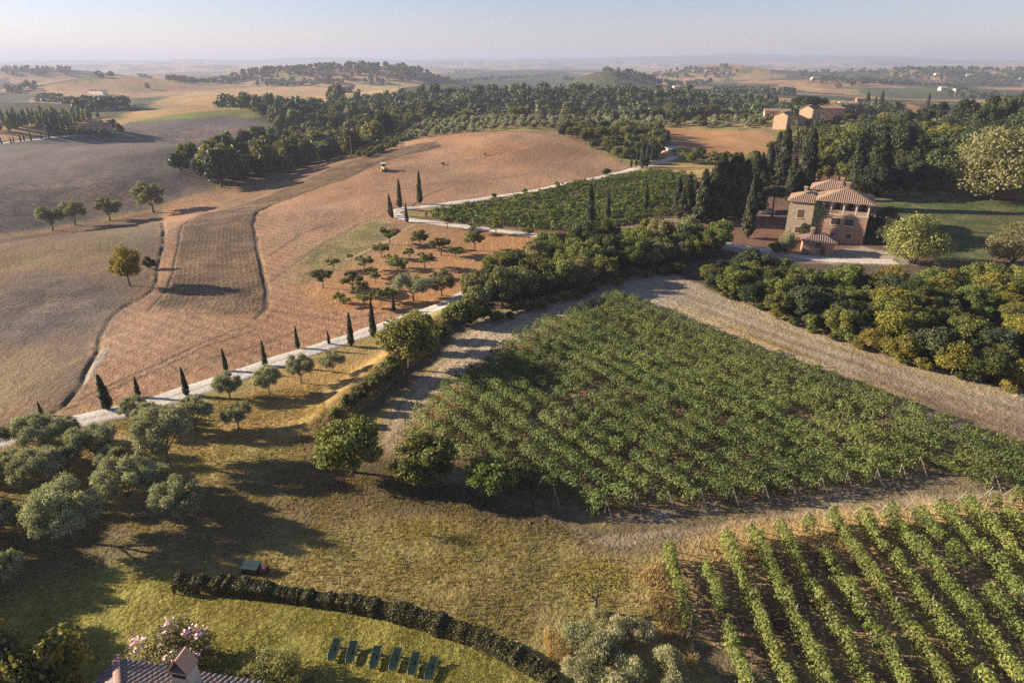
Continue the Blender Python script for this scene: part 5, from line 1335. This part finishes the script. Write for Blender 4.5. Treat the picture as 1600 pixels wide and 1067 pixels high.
# ------------------------------------------------------------------ house at the bottom edge with curved tiles and a chimney
def garden_house():
    # far corner of the eaves, seen at (183, 1031)
    zE = 5.2; fx, fy = flat(183, 1031, zE); ang = R(-10)
    gz = H1(fx + 3, fy - 4)
    o = empty('garden_house', (fx, fy, gz), ang)      # local x along the far eave, local -y towards the viewer
    Wd, Dp, ov, rise = 13.0, 9.0, .55, 2.35
    e = zE - gz
    mb = MB(); mb.box(ov, Wd - ov, -Dp + ov, -ov, -.6, e - .12); build('wall', mb, M_CREAM, o)
    r = MB(); hip_roof(r, 0, Wd, -Dp, 0, e, rise, 0.0, .12); rf = build('roof', r, M_TILE2, o)
    half = Dp / 2; slope = math.atan2(rise, half); L = math.hypot(rise, half)
    # curved cover tiles: one mesh, shared
    def tile_mesh():
        v = []; f = []; n = 6; l = .50
        for k, (r0, yy, zz) in enumerate(((.165, 0, .045), (.125, l, .016))):
            for j in range(n + 1):
                a = math.pi * j / n; v.append((math.cos(a) * r0, yy, zz + math.sin(a) * r0 * .8))
        for k, (r0, yy, zz) in enumerate(((.135, 0, .03), (.098, l, .0))):
            for j in range(n + 1):
                a = math.pi * j / n; v.append((math.cos(a) * r0, yy, zz + math.sin(a) * r0 * .75))
        m = n + 1
        for j in range(n): f += [(j, j + 1, m + j + 1, m + j), (2 * m + j + 1, 2 * m + j, 3 * m + j, 3 * m + j + 1), (j + 1, j, 2 * m + j, 2 * m + j + 1)]
        me = bpy.data.meshes.new('tile'); me.from_pydata(v, [], f); me.polygons.foreach_set("use_smooth", [True] * len(me.polygons)); me.update(); return me
    tm = [tile_mesh() for _ in range(3)]
    for m_, mt in zip(tm, (M_TILE2, M_TILE3, M_TILE2)): m_.materials.append(mt)
    rt = random.Random(5)
    def lay(origin, ex, up, n_cols, run, first, cap):
        """columns along ex from an eave corner, climbing along up"""
        cnt = 0; nz = ex.cross(up).normalized(); nz = nz if nz.z > 0 else -nz
        for c in range(n_cols):
            s = .18 + c * .35
            lim = min(1.0, s / half, (run - s) / half) * L
            k = 0
            while k * .42 + .25 < lim and k < cap:
                p = origin + ex * s + up * (k * .42 + rt.uniform(-.02, .02)) + nz * .03
                m_ = Matrix((ex, up, nz)).transposed().to_4x4(); m_.translation = p
                t = link('tile', rt.choices(tm, [5, 2, 3])[0], None, rf); t.matrix_local = m_ @ Matrix.Rotation(rt.gauss(0, .03), 4, 'Z'); cnt += 1; k += 1
        return cnt
    ex = Vector((1, 0, 0)); up = Vector((0, -half, rise)).normalized()
    n1 = lay(Vector((0, 0, e)), ex, up, 27, Wd, 0, 8)
    n2 = lay(Vector((0, 0, e)), Vector((0, -1, 0)), Vector((half, 0, rise)).normalized(), 14, Dp, 0, 6)
    # ridge tiles along the visible hip
    hd = Vector((half, -half, rise)); hl = hd.length; hd.normalize(); sx = Vector((0, 0, 1)).cross(hd).normalized(); nz = hd.cross(sx).normalized(); nz = nz if nz.z > 0 else -nz
    for k in range(int(hl / .42)):
        m_ = Matrix((sx, hd, nz)).transposed().to_4x4() @ Matrix.Diagonal((1.35, 1, 1.35, 1)); m_.translation = hd * (k * .42) + Vector((0, 0, e)) + nz * .12
        t = link('ridge_tile', tm[1], None, rf); t.matrix_local = m_
    # chimney with a little pitched cap of tiles
    cx, cy = 5.8, -1.3; cz = e + rise * (1.3 / half); sw = .52; sd = .42; t0 = 1.5
    mb = MB(); mb.box(cx - sw, cx + sw, cy - sd, cy + sd, cz - .8, cz + t0); ch = build('chimney', mb, M_STONE, rf)
    mb = MB(); mb.box(cx - sw - .06, cx + sw + .06, cy - sd - .06, cy + sd + .06, cz + t0 + .003, cz + t0 + .09); build('chimney_ledge', mb, M_TILE3, ch)
    mb = MB(); mb.box(cx - sw * .8, cx + sw * .8, cy - sd - .012, cy - sd - .003, cz + t0 - .32, cz + t0 - .06); build('flue_opening', mb, M_DARK, ch)
    mb = MB(); th = .08
    for s in (-1, 1):
        v = [(cx + s * (sw + .05), cy - sd - .05, cz + t0 + .09), (cx + s * (sw + .05), cy + sd + .05, cz + t0 + .09), (cx, cy + sd + .05, cz + t0 + 1.05), (cx, cy - sd - .05, cz + t0 + 1.05)]
        v += [(a + s * th, b, c + th * .4) for a, b, c in v]
        mb.add(v, [(0, 1, 2, 3), (7, 6, 5, 4), (0, 4, 5, 1), (1, 5, 6, 2), (3, 2, 6, 7), (0, 3, 7, 4)])
    build('chimney_cap', mb, mat_solid("cap_tile", (.62, .33, .19), (.50, .30, .20), 4, .9), ch)
    meta(o, "house corner with a grey curved-tile roof and a chimney at the bottom edge", 'house')
garden_house()

# ------------------------------------------------------------------ sun loungers
M_LGREEN = mat_solid("lounger_plastic", (.014, .032, .022), (.010, .024, .018), 9, .75, 0, 0, .1)
M_LFRAME = mat_solid("lounger_frame", (.05, .07, .055), (.035, .055, .045), 8, .5, 0, 0, .3)
def lounger():
    o = empty('sun_lounger', (0, 0, 0))
    # local y along the length, head at +y
    prof = [(-.98, .33), (-.5, .36), (0, .36), (.25, .36), (.95, .56)]
    def slab(y0, y1, z0, z1, w0, w1, name, nsl):
        mb = MB()
        for i in range(nsl):
            t0 = i / nsl + .012; t1 = (i + 1) / nsl - .012
            ya, yb = y0 + (y1 - y0) * t0, y0 + (y1 - y0) * t1; za, zb = z0 + (z1 - z0) * t0, z0 + (z1 - z0) * t1
            wa, wb = w0 + (w1 - w0) * t0, w0 + (w1 - w0) * t1
            v = [(-wa, ya, za), (wa, ya, za), (wb, yb, zb), (-wb, yb, zb)]; v += [(x, y, z - .03) for x, y, z in v]
            mb.add(v, [(0, 1, 2, 3), (7, 6, 5, 4), (0, 4, 5, 1), (1, 5, 6, 2), (2, 6, 7, 3), (3, 7, 4, 0)])
        return build(name, mb, M_LGREEN, o)
    slab(-.98, -.62, .30, .36, .20, .30, 'foot_end', 3); slab(-.62, .25, .36, .36, .30, .31, 'seat', 8); slab(.26, .95, .37, .62, .31, .26, 'backrest', 6)
    fr = MB()
    for s in (-1, 1): fr.tube([(s * .22, -1.0, .30), (s * .33, -.62, .345), (s * .345, .25, .345), (s * .30, .97, .60)], [.03, .035, .035, .03], 6)
    fr.tube([(-.22, -1.0, .30), (.22, -1.0, .30)], [.03, .03], 6); fr.tube([(-.30, .97, .60), (.30, .97, .60)], [.03, .03], 6)
    build('frame', fr, M_LFRAME, o)
    for sx in (-1, 1):
        for yy in (-.72, .5):
            lg = MB(); lg.tube([(sx * .31, yy, .34), (sx * .33, yy - .03, 0)], [.035, .028], 6); build('leg', lg, M_LFRAME, o)
        ar = MB(); ar.tube([(sx * .36, -.1, .35), (sx * .38, -.08, .52), (sx * .38, .3, .52), (sx * .36, .34, .37)], [.025, .025, .025, .025], 6); build('armrest', ar, M_LFRAME, o)
    for sx in (-1, 1):
        wh = MB(); wh.tube([(sx * .36, .52, .10), (sx * .41, .52, .10)], [.10, .10], 10); build('wheel', wh, M_LFRAME, o)
    return o
def copy_tree(o, parent=None):
    c = o.copy(); COL.objects.link(c); c.parent = parent
    for ch in list(o.children): copy_tree(ch, c)
    return c
lg0 = lounger()
for i, (px, py) in enumerate([(523, 1019), (550, 1023), (587, 1031), (618, 1034), (647, 1041), (674, 1048)]):
    o = lg0 if i == 0 else copy_tree(lg0)
    x, y, z = P(px, py); o.location = (x, y, z - .02); o.scale = (.9, .8, .85); o.rotation_euler = (0, 0, R([-4, -1, -3, -7, -6, -12][i]))
    meta(o, f"dark green plastic sun lounger on the lawn, {ordn(i + 1)} from the left", 'sun lounger', 'row of six sun loungers')

# dark green chest and small red machine beyond the hedge
x, y, z = P(394, 893); o = empty('storage_chest', (x, y, z), R(-8))
M_CHEST = mat_solid("chest_green", (.03, .05, .05), (.02, .04, .042), 6, .5); M_RED = mat_solid("red_paint", (.45, .05, .03), (.35, .05, .03), 8, .45)
mb = MB(); mb.box(-.65, .65, -.4, .4, .12, .62); build('body', mb, M_CHEST, o)
mb = MB(); mb.add([(-.70, -.46, .623), (.70, -.46, .623), (.70, .46, .78), (-.70, .46, .78), (-.70, -.46, .68), (.70, -.46, .68), (.70, .46, .84), (-.70, .46, .84)], [(3, 2, 1, 0), (4, 5, 6, 7), (0, 1, 5, 4), (1, 2, 6, 5), (2, 3, 7, 6), (3, 0, 4, 7)]); build('lid', mb, M_CHEST, o)
for sx in (-.5, .5):
    for sy in (-.3, .3):
        mb = MB(); mb.box(sx - .06, sx + .06, sy - .06, sy + .06, 0, .118); build('foot', mb, M_CHEST, o)
meta(o, "dark green chest with slanted lid on the grass beyond the low hedge", 'chest')
x, y, z = P(412, 893); o = empty('garden_mower', (x, y, z), R(10))
mb = MB(); mb.box(-.28, .28, -.3, .35, .14, .36); build('deck', mb, M_RED, o)
mb = MB(); mb.lathe([(.16, .362), (.17, .5), (.1, .58), (0.01, .6)], 12); build('engine', mb, mat_solid("engine_cover", (.75, .55, .45), (.6, .4, .3), 8, .5), o)
mb = MB()
for s in (-1, 1): mb.tube([(s * .22, .3, .3), (s * .22, .9, .85), (s * .18, 1.0, .95)], [.018, .018, .018], 5)
mb.tube([(-.18, 1.0, .95), (.18, 1.0, .95)], [.018, .018], 5); build('handle', mb, M_DARK, o)
for sx in (-.32, .32):
    for sy in (-.24, .28):
        mb = MB(); mb.tube([(sx - .04, sy, .12), (sx + .04, sy, .12)], [.12, .12], 10); build('wheel', mb, M_DARK, o)
meta(o, "small red garden machine right beside the dark green chest", 'mower')

# ------------------------------------------------------------------ crawler tractor on the brown hill
def tractor():
    x, y, z = P(600, 267); o = empty('tractor', (x, y, z), R(200), (1.0, 1.0, 1.0))
    yel = mat_solid("tractor_paint", (.62, .42, .16), (.5, .34, .13), 4, .5); blk = M_DARK
    mb = MB(); mb.box(-.5, .5, .2, 2.4, .75, 1.5); mb.box(-.46, .46, 2.4, 2.55, .8, 1.4); build('hood', mb, yel, o)
    mb = MB(); mb.box(-.7, .7, -1.4, .18, .8, 1.45); build('body', mb, yel, o)
    cb = MB()
    for sx in (-.65, .65):
        for sy in (-1.2, .1): cb.tube([(sx, sy, 1.45), (sx * .92, sy, 2.5)], [.05, .05], 5)
    c = build('cab', cb, blk, o)
    mb = MB(); mb.box(-.78, .78, -1.35, .25, 2.5, 2.62); build('cab_roof', mb, M_WHITE, c)
    mb = MB(); mb.box(-.6, .6, -1.1, .0, 1.46, 2.48); build('cab_glass', mb, mat_solid("cab_glass", (.12, .14, .15), (.09, .1, .11), 3, .1, 0, 0, .6), c)
    for s in (-1, 1):
        tr = MB(); prof = []
        for k in range(16):
            a = 2 * math.pi * k / 16; prof.append((math.cos(a) * .42 + (1.35 if math.cos(a) > 0 else -1.1), .45 + math.sin(a) * .42))
        v = [(s * .62, a, b) for a, b in prof] + [(s * 1.02, a, b) for a, b in prof]
        tr.add(v, [tuple(range(16)), tuple(range(31, 15, -1))] + [(i, (i + 1) % 16, 16 + (i + 1) % 16, 16 + i) for i in range(16)]); t = build('track', tr, blk, o)
        for yy in (-1.1, -.3, .5, 1.35):
            w = MB(); w.tube([(s * 1.0, yy, .45), (s * 1.06, yy, .45)], [.3, .3], 10); build('roller', w, yel, t)
    ex = MB(); ex.tube([(.3, 1.6, 1.5), (.3, 1.6, 2.3)], [.05, .05], 6); build('exhaust', ex, blk, o)
    hr = MB(); hr.box(-1.6, 1.6, -2.6, -2.45, .5, .65); hr.box(-.08, .08, -2.45, -1.4, .5, .62)
    h = build('harrow', hr, mat_solid("rusty_steel", (.22, .13, .09), (.15, .1, .07), 6, .7), o)
    for k in range(7):
        d = MB(); d.tube([(-1.5 + k * .5, -2.6, .5), (-1.5 + k * .5, -2.75, .05)], [.04, .03], 5); build('tine', d, blk, h)
    meta(o, "small tan crawler tractor with a harrow on the brown hillside", 'tractor')
tractor()

# ------------------------------------------------------------------ parked cars by the villa
def car(px, py, ang, paint, label):
    x, y, z = P(px, py); o = empty('parked_car', (x, y, z), ang)
    prof = [(-2.05, .35), (-2.1, .75), (-1.95, .95), (-1.55, 1.02), (-1.05, 1.45), (.35, 1.48), (1.0, 1.0), (1.85, .86), (2.1, .65), (2.1, .35)]
    n = len(prof); mb = MB(); v = []
    for s, k in ((-.83, 0), (.83, 1)):
        for (yy, zz) in prof: v.append((s * (0.84 if zz > 1.2 else 1.0), yy, zz))
    mb.add(v, [tuple(range(n))[::-1], tuple(range(n, 2 * n))] + [(i, (i + 1) % n, n + (i + 1) % n, n + i) for i in range(n)])
    build('body', mb, paint, o)
    gl = mat_solid("car_glass", (.03, .035, .04), (.02, .025, .03), 3, .05, 0, 0, .8)
    w = MB(); w.add([(-.66, .42, 1.46), (.66, .42, 1.46), (.74, .99, 1.03), (-.74, .99, 1.03)], [(3, 2, 1, 0)]); w.v = [(a, b + .03, c + .02) for a, b, c in w.v]; build('windscreen', w, gl, o)
    w = MB(); w.add([(-.66, -1.1, 1.44), (.66, -1.1, 1.44), (.74, -1.52, 1.06), (-.74, -1.52, 1.06)], [(0, 1, 2, 3)]); w.v = [(a, b - .03, c + .02) for a, b, c in w.v]; build('rear_window', w, gl, o)
    for s in (-1, 1):
        w = MB(); w.add([(s * .80, -1.2, 1.06), (s * .80, .75, 1.06), (s * .725, .3, 1.42), (s * .725, -.95, 1.42)], [(0, 1, 2, 3)]); w.v = [(a + s * .03, b, c) for a, b, c in w.v]; build('side_window', w, gl, o)
        for yy in (-1.3, 1.3):
            w = MB(); w.tube([(s * .66, yy, .32), (s * .86, yy, .32)], [.32, .32], 14); wo_ = build('wheel', w, M_DARK, o)
            w = MB(); w.tube([(s * .862, yy, .32), (s * .88, yy, .32)], [.19, .19], 10); build('rim', w, mat_solid("rim", (.55, .55, .55), (.5, .5, .5), 4, .4), wo_)
        w = MB(); w.box(s * .6 - .14, s * .6 + .14, 2.06, 2.13, .62, .76); build('headlight', w, M_WHITE, o)
        w = MB(); w.box(s * .65 - .12, s * .65 + .12, -2.15, -2.08, .72, .9); build('tail_light', w, M_RED, o)
    meta(o, label, 'car', 'cars parked by the villa')
M_CARW = mat_solid("white_car", (.75, .76, .78), (.7, .71, .73), 2, .25, 0, 0, .6)
car(1186, 331, R(60), M_CARW, "white car parked under the trees, left of the two")
car(1198, 334, R(75), mat_solid("silver_car", (.48, .48, .52), (.44, .44, .48), 2, .25, .3, 0), "silver car parked under the trees, right of the two")

# ------------------------------------------------------------------ swimming pool right of the villa
def pool():
    x, y, z = P(1392, 345); o = empty('swimming_pool', (x, y, z), R(-25))
    def oval(a, b, n=28): return [(math.cos(2 * math.pi * k / n) * a, math.sin(2 * math.pi * k / n) * b) for k in range(n)]
    n = 28; A, B = oval(5.4, 3.2), oval(4.6, 2.5)
    mb = MB(); mb.add([(p[0], p[1], .42) for p in A] + [(p[0], p[1], .42) for p in B] + [(p[0], p[1], -.4) for p in A] + [(p[0], p[1], .1) for p in B],
        [(i, (i + 1) % n, n + (i + 1) % n, n + i) for i in range(n)] + [(2 * n + i, 2 * n + (i + 1) % n, (i + 1) % n, i) for i in range(n)] + [(n + i, n + (i + 1) % n, 3 * n + (i + 1) % n, 3 * n + i) for i in range(n)])
    build('coping', mb, M_STONE, o)
    m, t, out = mk("pool_water"); b = N(t, "BsdfPrincipled"); b.inputs["Base Color"].default_value = (.45, .62, .66, 1); b.inputs["Roughness"].default_value = .08
    tc = N(t, "TexCoord"); nn = noise(t, 2.5, 3, .5, tc.outputs["Object"]); bp = N(t, "Bump"); bp.inputs["Distance"].default_value = .05; t.links.new(nn.outputs[0], bp.inputs["Height"]); t.links.new(bp.outputs[0], b.inputs["Normal"]); t.links.new(b.outputs[0], out.inputs[0])
    mb = MB(); mb.add([(p[0] * 1.0, p[1] * 1.0, .34) for p in B], [tuple(range(n))]); build('water', mb, m, o)
    meta(o, "pale blue oval swimming pool right of the villa", 'pool')
pool()

# ------------------------------------------------------------------ power line behind the villa
def pole(px, py, h, label, name='power_pole'):
    x, y, z = P(px, py); o = empty(name, (x, y, z))
    mb = MB(); mb.tube([(0, 0, -.3), (0, 0, h)], [.14, .09], 8); build('pole', mb, M_POST, o)
    mb = MB(); mb.box(-.7, .7, -.05, .05, h - .55, h - .43); build('crossarm', mb, M_POST, o)
    for s in (-.6, 0, .6):
        m2 = MB(); m2.lathe([(.04, 0), (.06, .06), (.03, .12), (.05, .18)], 8, (s, 0, h - .43)); build('insulator', m2, M_WHITE, o)
    meta(o, label, 'pole', 'power poles'); return Vector((x, y, z + h - .25))
a = pole(1376, 300, 7.5, "wooden power pole at the villa's big cypress, wire running right"); b = pole(1508, 300, 7.0, "wooden power pole beside the huge pale willow")
mb = MB(); pts = [a.lerp(b, t / 12) - Vector((0, 0, 1.0 * (1 - (2 * t / 12 - 1) ** 2))) for t in range(13)]
mb.tube([p - a for p in pts], [.035] * 13, 5); w_ = build('power_wire', mb, mat_solid("wire", (.55, .55, .55), (.5, .5, .5), 2, .4), None, a)
meta(w_, "single pale wire sagging between two poles against the dark wood", 'wire')
pole(550, 247, 9, "thin pale pole at the edge of the stream wood")

# ------------------------------------------------------------------ haze: one closed box of even pale air around everything
mb = MB(); mb.box(-27500, 27500, -1500, 27500, float(GZ.min()) - 1.0, max(float(GZ.max()) + 22.0, CAM_H + 8.0))
m, t, out = mk("haze"); pv = N(t, "VolumePrincipled")
pv.inputs["Color"].default_value = (.48, .51, .62, 1); pv.inputs["Density"].default_value = 0.0002; pv.inputs["Anisotropy"].default_value = 0.15
t.links.new(pv.outputs[0], out.inputs["Volume"])
hz_ = build('haze', mb, m); meta(hz_, "pale morning haze over the whole valley", 'haze', kind='stuff')
print("GZ range", float(GZ.min()), float(GZ.max()))
